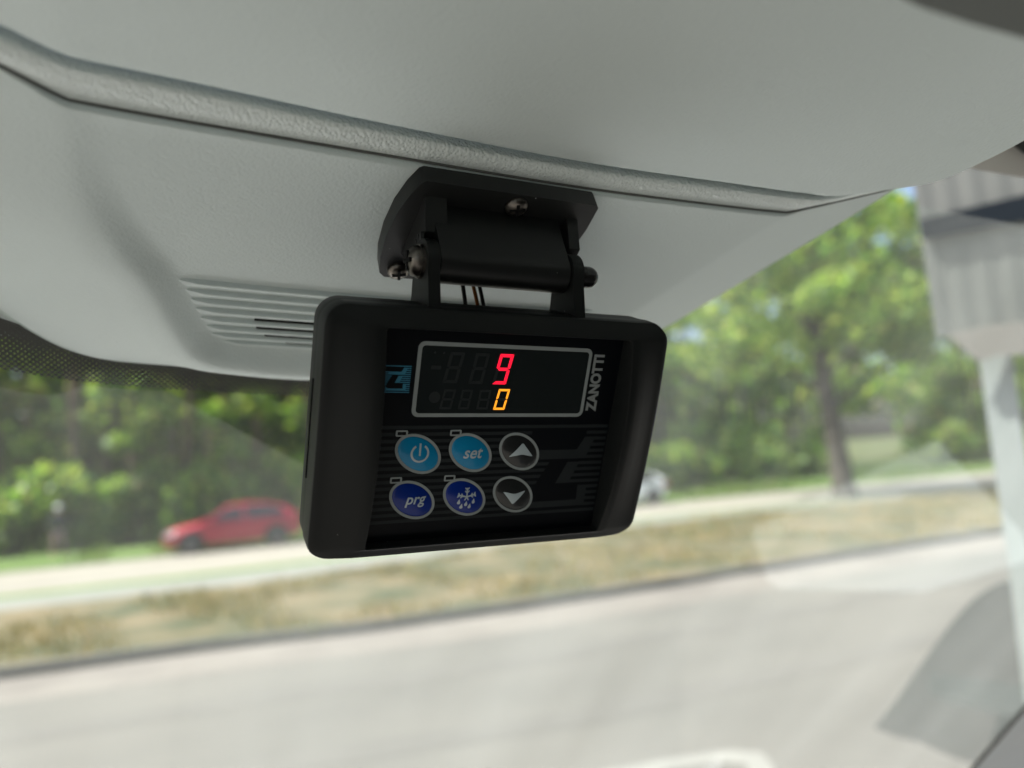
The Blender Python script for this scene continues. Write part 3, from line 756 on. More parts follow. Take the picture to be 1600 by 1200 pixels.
mesh_obj('glass_pane', [(-.75, .10, 0), (1.1, .10, 0), (1.1, -.95, 0), (-.75, -.95, 0)], [(0, 3, 2, 1)], gm, wsc)
# dotted ceramic band
fm = bpy.data.materials.new('dotted black frit'); fm.use_nodes = True; nt = fm.node_tree
b = nt.nodes['Principled BSDF']; b.inputs['Base Color'].default_value = (.006, .007, .007, 1); b.inputs['Roughness'].default_value = .5
tc = nt.nodes.new('ShaderNodeTexCoord'); mp = nt.nodes.new('ShaderNodeMapping'); mp.inputs['Rotation'].default_value = (0, 0, PI / 4)
PITCH = .0014
mp.inputs['Scale'].default_value = (1 / PITCH, 1 / PITCH, 1); nt.links.new(tc.outputs['Object'], mp.inputs[0])
fx = nt.nodes.new('ShaderNodeVectorMath'); fx.operation = 'FRACTION'; nt.links.new(mp.outputs[0], fx.inputs[0])
sb = nt.nodes.new('ShaderNodeVectorMath'); sb.operation = 'SUBTRACT'; sb.inputs[1].default_value = (.5, .5, 0); nt.links.new(fx.outputs[0], sb.inputs[0])
ml = nt.nodes.new('ShaderNodeVectorMath'); ml.operation = 'MULTIPLY'; ml.inputs[1].default_value = (1, 1, 0); nt.links.new(sb.outputs[0], ml.inputs[0])
ln = nt.nodes.new('ShaderNodeVectorMath'); ln.operation = 'LENGTH'; nt.links.new(ml.outputs[0], ln.inputs[0])
uvn = nt.nodes.new('ShaderNodeSeparateXYZ'); nt.links.new(tc.outputs['UV'], uvn.inputs[0])
mr = nt.nodes.new('ShaderNodeMapRange'); mr.inputs[1].default_value = 0; mr.inputs[2].default_value = 1; mr.inputs[3].default_value = .74; mr.inputs[4].default_value = .44
nt.links.new(uvn.outputs['Y'], mr.inputs[0])
lt = nt.nodes.new('ShaderNodeMath'); lt.operation = 'LESS_THAN'; nt.links.new(ln.outputs['Value'], lt.inputs[0]); nt.links.new(mr.outputs[0], lt.inputs[1])
tr = nt.nodes.new('ShaderNodeBsdfTransparent'); mx = nt.nodes.new('ShaderNodeMixShader')
nt.links.new(lt.outputs[0], mx.inputs[0]); nt.links.new(tr.outputs[0], mx.inputs[1]); nt.links.new(b.outputs[0], mx.inputs[2]); nt.links.new(mx.outputs[0], nt.nodes['Material Output'].inputs[0])
topc = cr([gl_pt(*p) for p in [(-200, 440), (-80, 470), (0, 500), (100, 532), (200, 555), (300, 570), (470, 580), (700, 575), (900, 550)]], 90)
botc = cr([gl_pt(*p) for p in [(-200, 545), (-80, 565), (0, 580), (100, 596), (200, 606), (300, 613), (470, 621), (700, 615), (900, 570)]], 90)
v = [(p[0], p[1], -.0012) for p in topc] + [(p[0], p[1], -.0012) for p in botc]
fo = mesh_obj('dotted_band', v, [(i, i + 1, 91 + i, 90 + i) for i in range(89)], fm, wsc)
uvl = fo.data.uv_layers.new(name='uv')
for lp in fo.data.loops: uvl.data[lp.index].uv = ((lp.vertex_index % 90) / 90, 0 if lp.vertex_index < 90 else 1)

# trim pieces at the far right of the cab
def slab(name, px_list, depth, thick, m, parent=None, e=None):
    """a plate standing roughly square to the line of sight at the given distance, with real thickness"""
    pts = [world_pt(ray(*p) * (d if isinstance(depth, (list, tuple)) else depth)) for p, d in zip(px_list, depth if isinstance(depth, (list, tuple)) else [0] * len(px_list))]
    c = sum(pts, Vector()) / len(pts); nrm = (c - CAM).normalized()
    v = pts + [p + nrm * thick for p in pts]; n = len(pts)
    f = [tuple(range(n)), tuple(range(2 * n - 1, n - 1, -1))] + [(i, (i + 1) % n, n + (i + 1) % n, n + i) for i in range(n)]
    bm = bmesh.new(); vs_ = [bm.verts.new(q) for q in v]
    for q in f: bm.faces.new([vs_[k] for k in q])
    return bm
M['trim_pale'] = mat('pale grey trim', (.72, .71, .68), .6, bump=[(400, .15, .0005, 'noise')])
M['trim_blue'] = mat('blue grey pillar trim', (.82, .87, .90), .55, bump=[(400, .15, .0005, 'noise')])
M['ridged'] = mat('grey ridged sheet', (.15, .16, .152), .6, var=((.12, .128, .122), 9, .3, .7))
M['band'] = mat('dark blue grey stripe', (.012, .017, .023), .7, spec=.1)
M['post'] = mat('pale post', (.21, .235, .235), .5)
M['housing'] = mat('dark grey housing', (.042, .048, .048), .55, var=((.058, .064, .064), 12, .3, .7))

hd = empty('side_header', Matrix.Identity(4)); tag(hd, kind='structure')
bm = slab('x', [(1470, 252), (1600, 212), (1760, 180), (1760, 310), (1600, 278), (1530, 266)], .318, .008, None); bevel(bm, .004)
bm_obj('header_trim', bm, M['trim_pale'], hd, smooth=True)
bm = slab('x', [(1556, 206), (1600, 200), (1760, 195), (1760, 268), (1600, 240)], .312, .003, None)
bm_obj('header_recess', bm, M['housing'], hd)
pl = empty('pillar_trim', Matrix.Identity(4)); tag(pl, kind='structure')
bm = slab('x', [(1498, 1230), (1612, 1098), (1760, 930), (1900, 1100), (1800, 1300), (1500, 1300)], [.52, .52, .52, .80, .80, .60], .03, None); bevel(bm, .004)
bm_obj('pillar_cover', bm, M['trim_blue'], pl, smooth=True)
bm = slab('x', [(1488, 1232), (1608, 1093), (1758, 921), (1763, 926), (1614, 1097), (1495, 1234)], .515, .01, None)
bm_obj('pillar_seal', bm, M['seal_shade'], pl)

vz = bm_obj('corner_slab', bevel(slab('x', [(1345, -60), (1382, -18), (1440, 12), (1520, 38), (1620, 66), (1800, 90), (1800, -120), (1345, -120)], .104, .007, None), .002, 2), mat('dark grey corner slab', (.20, .21, .205), .9), None, smooth=True)  # dark grey slab close to the lens across the upper right corner
tag(vz, 'dark grey slab edge blurred in the upper right corner', 'sun visor')

# ridged panel on a post and a mirror housing, out of focus beyond the glass
def rel(name, depth, px):                                         # local frame facing back along the sight line
    c = world_pt(ray(*px) * depth); z = (CAM - c).normalized(); x = UP.cross(z).normalized(); y = z.cross(x)
    return Matrix(((x.x, y.x, z.x, c.x), (x.y, y.y, z.y, c.y), (x.z, y.z, z.z, c.z), (0, 0, 0, 1)))
def loc(Mx, px, depth):
    p = Mx.inverted() @ world_pt(ray(*px) * depth); return p.x, p.y
D1 = 1.0
Mp = rel('p', D1, (1540, 400))
rp = empty('ridged_panel', Mp); tag(rp, 'grey ridged sheet crossed by a dark stripe at upper right beyond the windscreen', 'panel')
x0, x1 = loc(Mp, (1432, 400), D1)[0], loc(Mp, (1750, 400), D1)[0]
yt, yb_ = loc(Mp, (1540, 225), D1)[1], loc(Mp, (1540, 528), D1)[1]
nx = 120; xs = np.linspace(x0, x1, nx); vv, ff = [], []
for k, x in enumerate(xs):
    zz = .0006 * math.sin((x - x0) / .030 * 2 * PI); sl = (x - x0) * .10; r_ = (x - x0) * .02
    vv += [(x - .012, yt + sl, zz), (x + .02, yb_ + sl + r_, zz), (x + .02, yb_ + sl + r_, zz - .012), (x - .012, yt + sl, zz - .012)]
for k in range(nx - 1):
    for j in range(4): ff.append((k * 4 + j, k * 4 + (j + 1) % 4, (k + 1) * 4 + (j + 1) % 4, (k + 1) * 4 + j))
ff += [(3, 2, 1, 0), (nx * 4 - 4, nx * 4 - 3, nx * 4 - 2, nx * 4 - 1)]
mesh_obj('sheet', vv, ff, M['ridged'], rp, smooth=True, angle=50)
pts = [loc(Mp, p, D1) for p in [(1434, 342), (1600, 308), (1750, 280), (1750, 318), (1600, 346), (1438, 374)]]
bm = prism_bm([(a, b) for a, b in pts], .005, .012); bevel(bm, .002); bm_obj('stripe', bm, M['band'], rp)
pts = [loc(Mp, p, D1) for p in [(1478, 528), (1545, 510), (1700, 490), (1700, 545), (1560, 556), (1528, 568), (1500, 545)]]
bm = prism_bm(pts, -.02, .006); bevel(bm, .003); bm_obj('lower_rail', bm, mat('dull pinkish rail', (.20, .19, .175), .6), rp)
Mq = rel('q', 1.05, (1565, 720))
pts = [loc(Mq, p, 1.05) for p in [(1527, 545), (1580, 535), (1626, 900), (1660, 1250), (1620, 1250), (1578, 900)]]
bm = prism_bm(pts, -.03, .01); bevel(bm, .008, 3)
po = bm_obj('post', bm, M['post'], None, smooth=True, matrix=Mq); tag(po, 'pale upright post below the ridged sheet at the right edge', 'post')
Mr = rel('r', 1.2, (1520, 1040))
hs = empty('mirror_housing', Mr); tag(hs, 'dark grey rounded mirror housing at lower right beyond the windscreen', 'mirror')
out = cr([loc(Mr, p, 1.2) for p in [(1362, 1140), (1400, 1092), (1430, 1048), (1465, 1000), (1495, 962), (1530, 928), (1570, 908), (1640, 900), (1720, 930), (1740, 1060), (1700, 1180), (1600, 1200), (1500, 1182), (1440, 1160), (1400, 1152), (1362, 1140)]], 60)[:-1]
bm = prism_bm([tuple(p) for p in out], -.05, .012); bevel(bm, .006, 3); bm_obj('shell', bm, M['housing'], hs, smooth=True)

# ------------------------------------------------------------------ mounting bracket
brk = empty('mounting_bracket', M_BRK)
tag(brk, 'black plastic hinge bracket screwed to the grey console above the controller', 'bracket')
def S(poly): return [(-s * MM, t * MM) for s, t in poly]          # (s down, t out) -> (y, z)
# base plate with bowed left end
pl_out = [(-24.6, -12.6), (-26.4, -8), (-28.0, -1), (-28.6, 8), (-28.0, 17), (-26.6, 23.5), (-24.8, 25.2), (22, 25), (26, 20), (28.4, 6), (28.6, -4), (27.8, -12.6), (26.8, -13.4), (-23.6, -13.4)]
bm = prism_bm([(x * MM, -s * MM) for x, s in pl_out], -20.4 * MM, -15 * MM); bevel(bm, .7 * MM, 3, 25)
bm_obj('base_plate', bm, M['brk'], brk, smooth=True, angle=40)
# hinge knuckle block: leaf and barrel in one profile
arc = [(5.2 * math.sin(a), 5.2 * math.cos(a)) for a in np.linspace(-PI / 2, PI / 2, 18)]
prof = [(6.5, -15.2), (-6.0, -15.2), (-5.6, -11)] + [(s, t) for s, t in arc] + [(6.0, -10)]
bm = profile_bm(S(prof), -19.9 * MM, 17.9 * MM); bevel(bm, .35 * MM, 2, 60)
bm_obj('hinge_barrel', bm, M['brk'], brk, smooth=True, angle=35)
for x0_, x1_, prof in ((-22.6, -16.6, [(-8.6, -15.2), (14.5, -15.2), (10.8, -7.2), (6.0, -6.2), (-2.6, -6.2), (-4.4, -6.6)]), (20.2, 23.6, [(-7.4, -15.2), (12, -15.2), (8, -6.5), (-1.5, -5.8), (-4.2, -6.4)])):
    bm = profile_bm(S(prof), x0_ * MM, x1_ * MM); bevel(bm, .4 * MM, 2, 30); bm_obj('gusset', bm, M['brk'], brk, smooth=True, angle=30)
# click teeth by the left ear
for k in range(6):
    a = math.radians(-62 + k * 17); y, z = 6.6 * math.sin(a), -6.6 * math.cos(a)
    bm = box_bm(-.45 * MM, .45 * MM, -.6 * MM, .9 * MM, -1.1 * MM, 1.1 * MM); bevel(bm, .2 * MM, 1)
    o = bm_obj('click_tooth', bm, M['brk'], brk, smooth=True); o.location = (-23.2 * MM, y * MM, z * MM - .2 * MM); o.rotation_euler = (a, 0, 0)
def pan_screw(parent, matx, r, hgt, m, name='screw'):
    bm = lathe([(0, 0), (r * .98, 0), (r, hgt * .22), (r * .93, hgt * .55), (r * .72, hgt * .82), (r * .4, hgt * .96), (0, hgt)], 36)
    o = bm_obj(name, bm, m, parent, smooth=True, angle=60); o.matrix_local = matx
    for rot in (0, PI / 2):
        bm = box_bm(-r * .62, r * .62, -r * .13, r * .13, hgt * .55, hgt * 1.0); bevel(bm, r * .04, 1)
        c = bm_obj('cross_slot', bm, M['black_gap'], o); c.matrix_local = Matrix.Translation((0, 0, hgt * .06)) @ Matrix.Rotation(rot + .25, 4, 'Z')
    return o
pan_screw(brk, Matrix.Translation((3.2 * MM, 9.3 * MM, -15.0 * MM)), 3.2 * MM, 2.0 * MM, M['screw'])
pan_screw(brk, Matrix.Translation((-21.6 * MM, -21.5 * MM, -15.0 * MM)), 3.2 * MM, 2.2 * MM, M['screw'])

# ------------------------------------------------------------------ the temperature controller
ctl = empty('temperature_controller', M_DEV)
tag(ctl, 'black refrigeration controller with lit red and amber digits and six buttons under the bracket', 'controller')
OX0, OX1, OT, OB = -49.5, 49.5, 30.2, -36.4                      # outer size (y up)
IX0, IX1, IT, IB = -34.8, 35.6, 25.2, -33.2                      # opening
def front_w(y): return 8.2 - 4.6 * ((y + 3.0) / 30.0) ** 2       # bowed front
def loop(x0, x1, y0, y1, r, n_side=14, n_c=8):
    pts = []
    cs = [(x1 - r, y1 - r, 0), (x0 + r, y1 - r, 90), (x0 + r, y0 + r, 180), (x1 - r, y0 + r, 270)]
    for ci, (cx, cy, a0) in enumerate(cs):
        for k in range(n_c + 1):
            a = math.radians(a0 + 90 * k / n_c); pts.append((cx + r * math.cos(a), cy + r * math.sin(a)))
        nx_, ny_, na = cs[(ci + 1) % 4]; a = math.radians(a0 + 90)
        p = (cx + r * math.cos(a), cy + r * math.sin(a)); a2 = math.radians(na); q2 = (nx_ + r * math.cos(a2), ny_ + r * math.sin(a2))
        for k in range(1, n_side + 1): t = k / (n_side + 1); pts.append((p[0] * (1 - t) + q2[0] * t, p[1] * (1 - t) + q2[1] * t))
    return pts
inner = loop(IX0, IX1, IB, IT, .9)
loops = []
loops.append([(x, y, -.6) for x, y in inner])
loops.append([(x, y, front_w(y) - .5) for x, y in inner])
loops.append([(x * 1.004, y * 1.004, front_w(y) - .12) for x, y in inner])
loops.append([(x * 1.012, y * 1.008, front_w(y)) for x, y in inner])
def mixl(A, B, t): return [(a[0] * (1 - t) + b[0] * t, a[1] * (1 - t) + b[1] * t) for a, b in zip(A, B)]
outf = loop(OX0 + .9, OX1 - .9, OB + .9, OT - .9, 5.2)
def bez(t):
    L = []
    for (x, y) in mixl(inner, outf, t):
        side = smoothstep(35.5, 49.0, np.array(abs(x)))
        topf = smoothstep(25.0, 31.0, np.array(y)) * 1.3 + smoothstep(31.5, 36.5, np.array(-y)) * .4
        L.append((x, y, front_w(y) - 4.6 * float(side) ** 1.1 * max(.25, (front_w(y) - 2.0) / 6.2) - float(topf)))
    return L
for t in (.25, .5, .75, .92, 1.0): loops.append(bez(t))
last = loops[-1]
o2 = loop(OX0 + .25, OX1 - .25, OB + .25, OT - .25, 5.7); o3 = loop(OX0, OX1, OB, OT, 5.9)
loops.append([(a[0], a[1], b[2] - .35) for a, b in zip(o2, last)])
loops.append([(a[0], a[1], b[2] - 1.1) for a, b in zip(o3, last)])
loops.append([(a[0], a[1], -4.0) for a in o3])
loops.append([(a[0] * .995, a[1] * .993, -4.25) for a in o3])
loops.append([(a[0] * .97, a[1] * .96, -4.25) for a in o3])
n = len(inner); vv = [(x * MM, y * MM, z * MM) for L in loops for x, y, z in L]
ff = [(a * n + i, a * n + (i + 1) % n, (a + 1) * n + (i + 1) % n, (a + 1) * n + i) for a in range(len(loops) - 1) for i in range(n)]
bz = mesh_obj('front_bezel', vv, [tuple(reversed(q)) for q in ff], M['case'], ctl, smooth=True, angle=42)
# back shell
bl_ = []
for d, z in ((2.0, -4.2), (.35, -4.55), (.25, -4.9), (.35, -11.0), (.9, -12.6), (2.2, -13.4), (8, -13.6)):
    bl_.append([(x, y, z) for x, y in loop(OX0 + d, OX1 - d, OB + d, OT - d, max(5.9 - d * .5, 2.5))])
vv = [(x * MM, y * MM, z * MM) for L in bl_ for x, y, z in L]
ff = [tuple(reversed((a * n + i, a * n + (i + 1) % n, (a + 1) * n + (i + 1) % n, (a + 1) * n + i))) for a in range(len(bl_) - 1) for i in range(n)]
ff.append(tuple((len(bl_) - 1) * n + i for i in range(n)))
mesh_obj('back_shell', vv, ff, M['case'], ctl, smooth=True, angle=40)
bm = box_bm(-49.75 * MM, -49.2 * MM, -16 * MM, 10 * MM, -5.0 * MM, -4.3 * MM); bm_obj('latch_slot', bm, M['black_gap'], ctl)
# ears that carry the hinge screw
for x0_, x1_ in ((-23.6, -20.4), (18.4, 21.8)):
    cy, cz, r = 40.2, -10.0, 6.0
    a = [(cy + r * math.cos(t), cz + r * math.sin(t)) for t in np.linspace(math.radians(96), math.radians(-84), 22)]
    prof = [(29.0, 0.0), (30.5, -.2)] + a + [(30.5, -14.8), (29.0, -15.0)]
    bm = profile_bm([(y * MM, z * MM) for y, z in prof], x0_ * MM, x1_ * MM); bevel(bm, .35 * MM, 2, 40)
    bm_obj('hinge_ear', bm, M['case'], ctl, smooth=True, angle=32)
AX = Matrix.Translation((0, 40.2 * MM, -10.0 * MM))
bm = lathe([(0, 0), (4.4 * MM, 0), (4.4 * MM, .9 * MM), (0, .9 * MM)], 30)
wsh = bm_obj('washer', bm, M['screw'], ctl, smooth=True, angle=40); wsh.matrix_local = AX @ Matrix.Translation((-23.6 * MM, 0, 0)) @ Matrix.Rotation(-PI / 2, 4, 'Y')
pan_screw(ctl, AX @ Matrix.Translation((-24.4 * MM, 0, 0)) @ Matrix.Rotation(-PI / 2, 4, 'Y'), 4.1 * MM, 2.9 * MM, M['screw'], 'hinge_screw')
bm = lathe([(0, 0), (4.6 * MM, 0), (4.6 * MM, 1.0 * MM), (0, 1.0 * MM)], 30)
wsh = bm_obj('washer', bm, M['nut'], ctl, smooth=True, angle=40); wsh.matrix_local = AX @ Matrix.Translation((21.8 * MM, 0, 0)) @ Matrix.Rotation(PI / 2, 4, 'Y')
bm = lathe([(3.6 * MM, 0), (3.6 * MM, 2.0 * MM)], 6); bmesh.ops.holes_fill(bm, edges=bm.edges); bevel(bm, .2 * MM, 1)
hx = bm_obj('acorn_nut', bm, M['nut'], ctl, smooth=True, angle=30); hx.matrix_local = AX @ Matrix.Translation((22.8 * MM, 0, 0)) @ Matrix.Rotation(PI / 2, 4, 'Y')
bm = lathe([(3.1 * MM, 1.9 * MM)] + [(3.1 * MM * math.cos(a), (3.6 + 3.1 * math.sin(a)) * MM) for a in np.linspace(0, PI / 2 - .02, 9)] + [(0, 6.7 * MM)], 28)
bm_obj('nut_dome', bm, M['nut'], hx, smooth=True)
# face panel
face = bm_obj('face_panel', box_bm((IX0 - .4) * MM, (IX1 + .4) * MM, (IB - .3) * MM, (IT + .3) * MM, -1.5 * MM, 0), M['face'], ctl)
def flatp(name, poly, m, parent, z=.03, th=.03):
    return bm_obj(name, prism_bm([(x * MM, -y * MM) for x, y in poly], (z - th) * MM, z * MM), m, parent)
# striped field and the big emblem
ROW = [1.25 + 1.882 * k for k in range(15)]
HH = .47
def hstripe(v_, a, b, parent=face, m=None, k=1.0, du=0.0, dv=0.0, lean=0.0, z=.03):
    m = m or M['print_dim']
    flatp('stripe', [(a * k + du, (v_ - HH) * k + dv), (b * k + du + lean * k, (v_ - HH) * k + dv), (b * k + du, (v_ + HH) * k + dv), (a * k + du, (v_ + HH) * k + dv)], m, parent, z)
BLOCKS = [[(13.8, 8.3), (26.0, 8.4), (28.1, 4.5), (31.6, 4.5), (29.2, 11.15), (14.3, 11.15)],
          [(23.6, 12.2), (27.6, 12.2), (24.9, 18.7), (20.6, 18.7)],
          [(28.3, 19.6), (31.4, 19.6), (31.5, 26.1), (13.4, 26.1), (13.9, 24.2), (28.6, 24.2)]]
RSTR = [(1, 28.5), (2, 31.2), (3, 30.4), (4, 29.7), (5, 29.0), (6, 27.4), (7, 26.6), (8, 25.8), (9, 24.9), (10, 31.2), (11, 31.3), (12, 31.3), (13, 31.3)]
LEND = {1: 10.6, 2: 10.2, 3: 9.8, 4: 13.9, 5: 14.2, 6: 17.1, 7: 16.1, 8: 15.0, 9: 14.1, 10: 13.2, 11: 12.5, 12: 12.0, 13: 13.5}
hstripe(ROW[0], -34.5, 35.3); hstripe(ROW[14], -34.5, 35.3)
for k in range(1, 14): hstripe(ROW[k], -34.5, LEND[k], lean=.5 if k in (6, 7, 8, 9) else 0)
for k, u in RSTR: hstripe(ROW[k], u, 35.3)
for poly in BLOCKS: flatp('emblem_block', poly, M['print_dim'], face, .036, .03)
# small blue emblem on the left
kk = .278; du, dv = -26.4 - 35 * kk, -14.95 - 3.1 * kk
for poly in BLOCKS: flatp('logo_block', [(x * kk + du, y * kk + dv) for x, y in poly], M['logo'], face, .036, .03)
for k, u in RSTR: hstripe(ROW[k], u, 35.0, face, M['logo'], kk, du, dv)
for k in range(1, 14):
    if k not in (2, 3): hstripe(ROW[k], 6.0, LEND[k] if k not in (4, 5, 12, 13) else 14, face, M['logo'], kk, du, dv)
hstripe(ROW[14], 6.0, 35, face, M['logo'], kk, du, dv); hstripe(ROW[1], 6, 28.6, face, M['logo'], kk, du, dv, z=.02)
# display window
def rr(x0, x1, v0, v1, r, seg=6): return rrect(x0, x1, -v1, -v0, r, seg)
lens = bm_obj('display_window', prism_bm([(x * MM, y * MM) for x, y in rr(-25.0, 25.7, -21.4, -1.75, 1.6)], 0, .02 * MM), M['lens'], ctl)
vv, ff = ring_mesh([(x * MM, y * MM) for x, y in rr(-25.2, 25.9, -21.6, -1.6, 1.8)], [(x * MM, y * MM) for x, y in rr(-24.15, 24.95, -20.55, -2.58, 1.0)], .0, .06 * MM)
mesh_obj('window_frame', vv, ff, M['print'], lens)
def digit(u0, v0, wd, hg, th, lit, m, lean, ghost=True, gm=None):
    """u0, v0: lower left; seven slanted segments, lit ones glow"""
    g = th * .10
    h2 = hg / 2; t = th
    segs = {'a': [(g, hg), (wd - g, hg), (wd - t - g * .5, hg - t), (t + g * .5, hg - t)],
            'd': [(t + g * .5, t), (wd - t - g * .5, t), (wd - g, 0), (g, 0)],
            'g': [(t * .55, h2), (t + g * .5, h2 + t * .5), (wd - t - g * .5, h2 + t * .5), (wd - t * .55, h2), (wd - t - g * .5, h2 - t * .5), (t + g * .5, h2 - t * .5)],
            'f': [(0, hg - g), (t, hg - t - g), (t, h2 + t * .5 + g), (t * .4, h2 + g), (0, h2 + g + t * .3)],
            'e': [(0, g), (t, t + g), (t, h2 - t * .5 - g), (t * .4, h2 - g), (0, h2 - g - t * .3)],
            'b': [(wd, hg - g), (wd - t, hg - t - g), (wd - t, h2 + t * .5 + g), (wd - t * .4, h2 + g), (wd, h2 + g + t * .3)],
            'c': [(wd, g), (wd - t, t + g), (wd - t, h2 - t * .5 - g), (wd - t * .4, h2 - g), (wd, h2 - g - t * .3)]}
    for k, poly in segs.items():
        on = k in lit
        if not on and not ghost: continue
        pp = [(u0 + x + lean * y / hg, v0 - y) for x, y in poly]
        o = flatp('lit_segment' if on else 'unlit_segment', pp, m if on else M['ghost'], lens, .05, .03)
digit(-3.72, -10.75, 4.05, 8.35, .86, 'abcdfg', M['red_led'], 1.35)
digit(-17.7, -10.8, 3.95, 8.25, .80, '', M['red_led'], 1.35)
digit(-10.5, -10.7, 3.95, 8.35, .80, '', M['red_led'], 1.20)
digit(-2.4, -3.6, 3.35, 5.85, .60, 'abcdef', M['amber_led'], .98)
digit(-17.8, -3.7, 3.3, 5.4, .56, '', M['amber_led'], .85); digit(-12.6, -3.7, 3.1, 5.4, .56, '', M['amber_led'], .6); digit(-7.3, -3.7, 3.3, 5.4, .56, '', M['amber_led'], .4)
flatp('unlit_segment', [(-21.2, -15.3), (-18.55, -15.3), (-18.55, -14.35), (-21.2, -14.35)], M['ghost'], lens, .05)
for u in (-20.6, -18.2): flatp('dot_and_reflection', [(u + .28 * math.cos(a), -18.75 + .28 * math.sin(a)) for a in np.linspace(0, 2 * PI, 13)[:-1]], M['ghost'], lens, .05)
flatp('dot_and_reflection', [(-19.4 + 1.55 * math.cos(a), -6.9 + 1.55 * math.sin(a)) for a in np.linspace(0, 2 * PI, 25)[:-1]], M['ghost'], lens, .05)  # larger disc painted on the lens as a reflection
# lettering
def text(s, u0, u1, v0, v1, m, parent, name='lettering', shear=0.0, bold=.0, rot=False, z=.05):
    """fit the words into u0..u1 by v0..v1 (v down); rot: reads upwards"""
    cu = bpy.data.curves.new('t', 'FONT'); cu.body = s; cu.size = 1; cu.offset = bold; cu.shear = shear; cu.resolution_u = 6; cu.extrude = .004; cu.space_character = 1.02
    o = bpy.data.objects.new('t', cu); col.objects.link(o)
    dg = bpy.context.evaluated_depsgraph_get(); me = bpy.data.meshes.new_from_object(o.evaluated_get(dg))
    bpy.data.objects.remove(o); bpy.data.curves.remove(cu)
    P = np.array([q.co[:] for q in me.vertices]); a, b = P.min(0), P.max(0)
    for q in me.vertices:
        fx_, fy_ = (q.co.x - a[0]) / (b[0] - a[0]), (q.co.y - a[1]) / (b[1] - a[1]); zz = (z + (.02 if q.co.z > 0 else -.02)) * MM
        if rot: q.co = ((u1 + (u0 - u1) * fy_) * MM, -(v1 + (v0 - v1) * fx_) * MM, zz)
        else: q.co = ((u0 + (u1 - u0) * fx_) * MM, -(v1 + (v0 - v1) * fy_) * MM, zz)
    me.materials.clear(); me.materials.append(m); me.name = name
    return link(bpy.data.objects.new(name, me), parent)
text('ZANOTTI', 26.65, 30.15, -20.0, -3.2, M['print_z'], face, 'lettering', bold=.045, rot=True)
# buttons
BT = math.radians(33); BC, BS = math.cos(BT), math.sin(BT)
def ell(cu_, cv_, a, b, n=48):
    out = []
    for t in np.linspace(0, 2 * PI, n + 1)[:-1]:
        x, y = a * math.cos(t), b * math.sin(t); out.append((cu_ + x * BC - y * BS, cv_ + x * BS + y * BC))
    return out
def dome_z(dx, dy):
    x, y = dx * BC + dy * BS, -dx * BS + dy * BC
    return .06 + .8 * (1 - min(1, (x / 6.25) ** 2 + (y / 4.22) ** 2)) ** .8
def button(cu_, cv_, m):
    n = 48; vv, ff = [], []
    for r in (1.0, .985, .93, .85, .72, .55, .35, .15):
        for (x, y) in ell(0, 0, 6.23 * r, 4.2 * r, n):
            vv.append(((cu_ + x) * MM, -(cv_ + y) * MM, (.02 if r == 1.0 else dome_z(x, y)) * MM))
    K = 8; vv.append((cu_ * MM, -cv_ * MM, dome_z(0, 0) * MM))
    for a in range(K - 1):
        for i in range(n): ff.append((a * n + i, (a + 1) * n + i, (a + 1) * n + (i + 1) % n, a * n + (i + 1) % n))
    for i in range(n): ff.append(((K - 1) * n + i, len(vv) - 1, (K - 1) * n + (i + 1) % n))
    o = mesh_obj('button', vv, [tuple(reversed(q)) for q in ff], m, ctl, smooth=True)
    v2, f2 = ring_mesh([(x * MM, -y * MM) for x, y in ell(cu_, cv_, 6.98, 4.95)], [(x * MM, -y * MM) for x, y in ell(cu_, cv_, 6.23, 4.2)], 0, .10 * MM)
    mesh_obj('button_rim', v2, f2, M['print'], o)
    return o
def drape(o, cu_, cv_, lift=.10):
    """lay a flat icon on the domed button"""
    for q in o.data.vertices:
        q.co.z = (dome_z(q.co.x / MM - cu_, -q.co.y / MM - cv_) + lift) * MM + (0 if q.co.z > .05 * MM else -.02 * MM)
def icon(name, poly, b, c):
    o = flatp(name, poly, M['icon'], b, .06, .02); drape(o, *c); return o
def led(u, v_):
    a, b = rr(u - 1.6, u + 1.6, v_ - .85, v_ + .85, .35, 4), rr(u - 1.15, u + 1.15, v_ - .45, v_ + .45, .12, 4)
    v2, f2 = ring_mesh([(x * MM, y * MM) for x, y in a], [(x * MM, y * MM) for x, y in b], 0.02 * MM, .12 * MM)
    o = mesh_obj('indicator_window', v2, f2, M['print'], ctl)
    bm_obj('indicator_lens', prism_bm([(x * MM, y * MM) for x, y in b], 0, .05 * MM), M['face'], o)
for u, v_ in ((-27.15, 2.85), (-12.3, 2.85), (-27.4, 15.75), (-12.45, 15.75)): led(u, v_)
# power
c = (-22.1, 8.6); b = button(*c, M['cyan'])
ro, ri = 2.55, 2.0; cc = (-21.95, 8.15)
A_ = np.linspace(math.radians(-58), math.radians(238), 40)
arcp = [(cc[0] + ro * math.cos(a), cc[1] + ro * math.sin(a)) for a in A_] + [(cc[0] + ri * math.cos(a), cc[1] + ri * math.sin(a)) for a in A_[::-1]]
def strip_icon(outer, inner, b, c, name):
    n_ = len(outer); vv = []
    for x, y in outer + inner: vv.append((x * MM, -y * MM, (dome_z(x - c[0], y - c[1]) + .10) * MM))
    return mesh_obj(name, vv, [(i, i + 1, n_ + i + 1, n_ + i) for i in range(n_ - 1)], M['icon'], b)
strip_icon([(cc[0] + ro * math.cos(a), cc[1] + ro * math.sin(a)) for a in A_], [(cc[0] + ri * math.cos(a), cc[1] + ri * math.sin(a)) for a in A_], b, c, 'power_ring')
icon('power_bar', [(-22.22, 5.45), (-21.7, 5.45), (-21.7, 8.8), (-22.22, 8.8)], b, c)
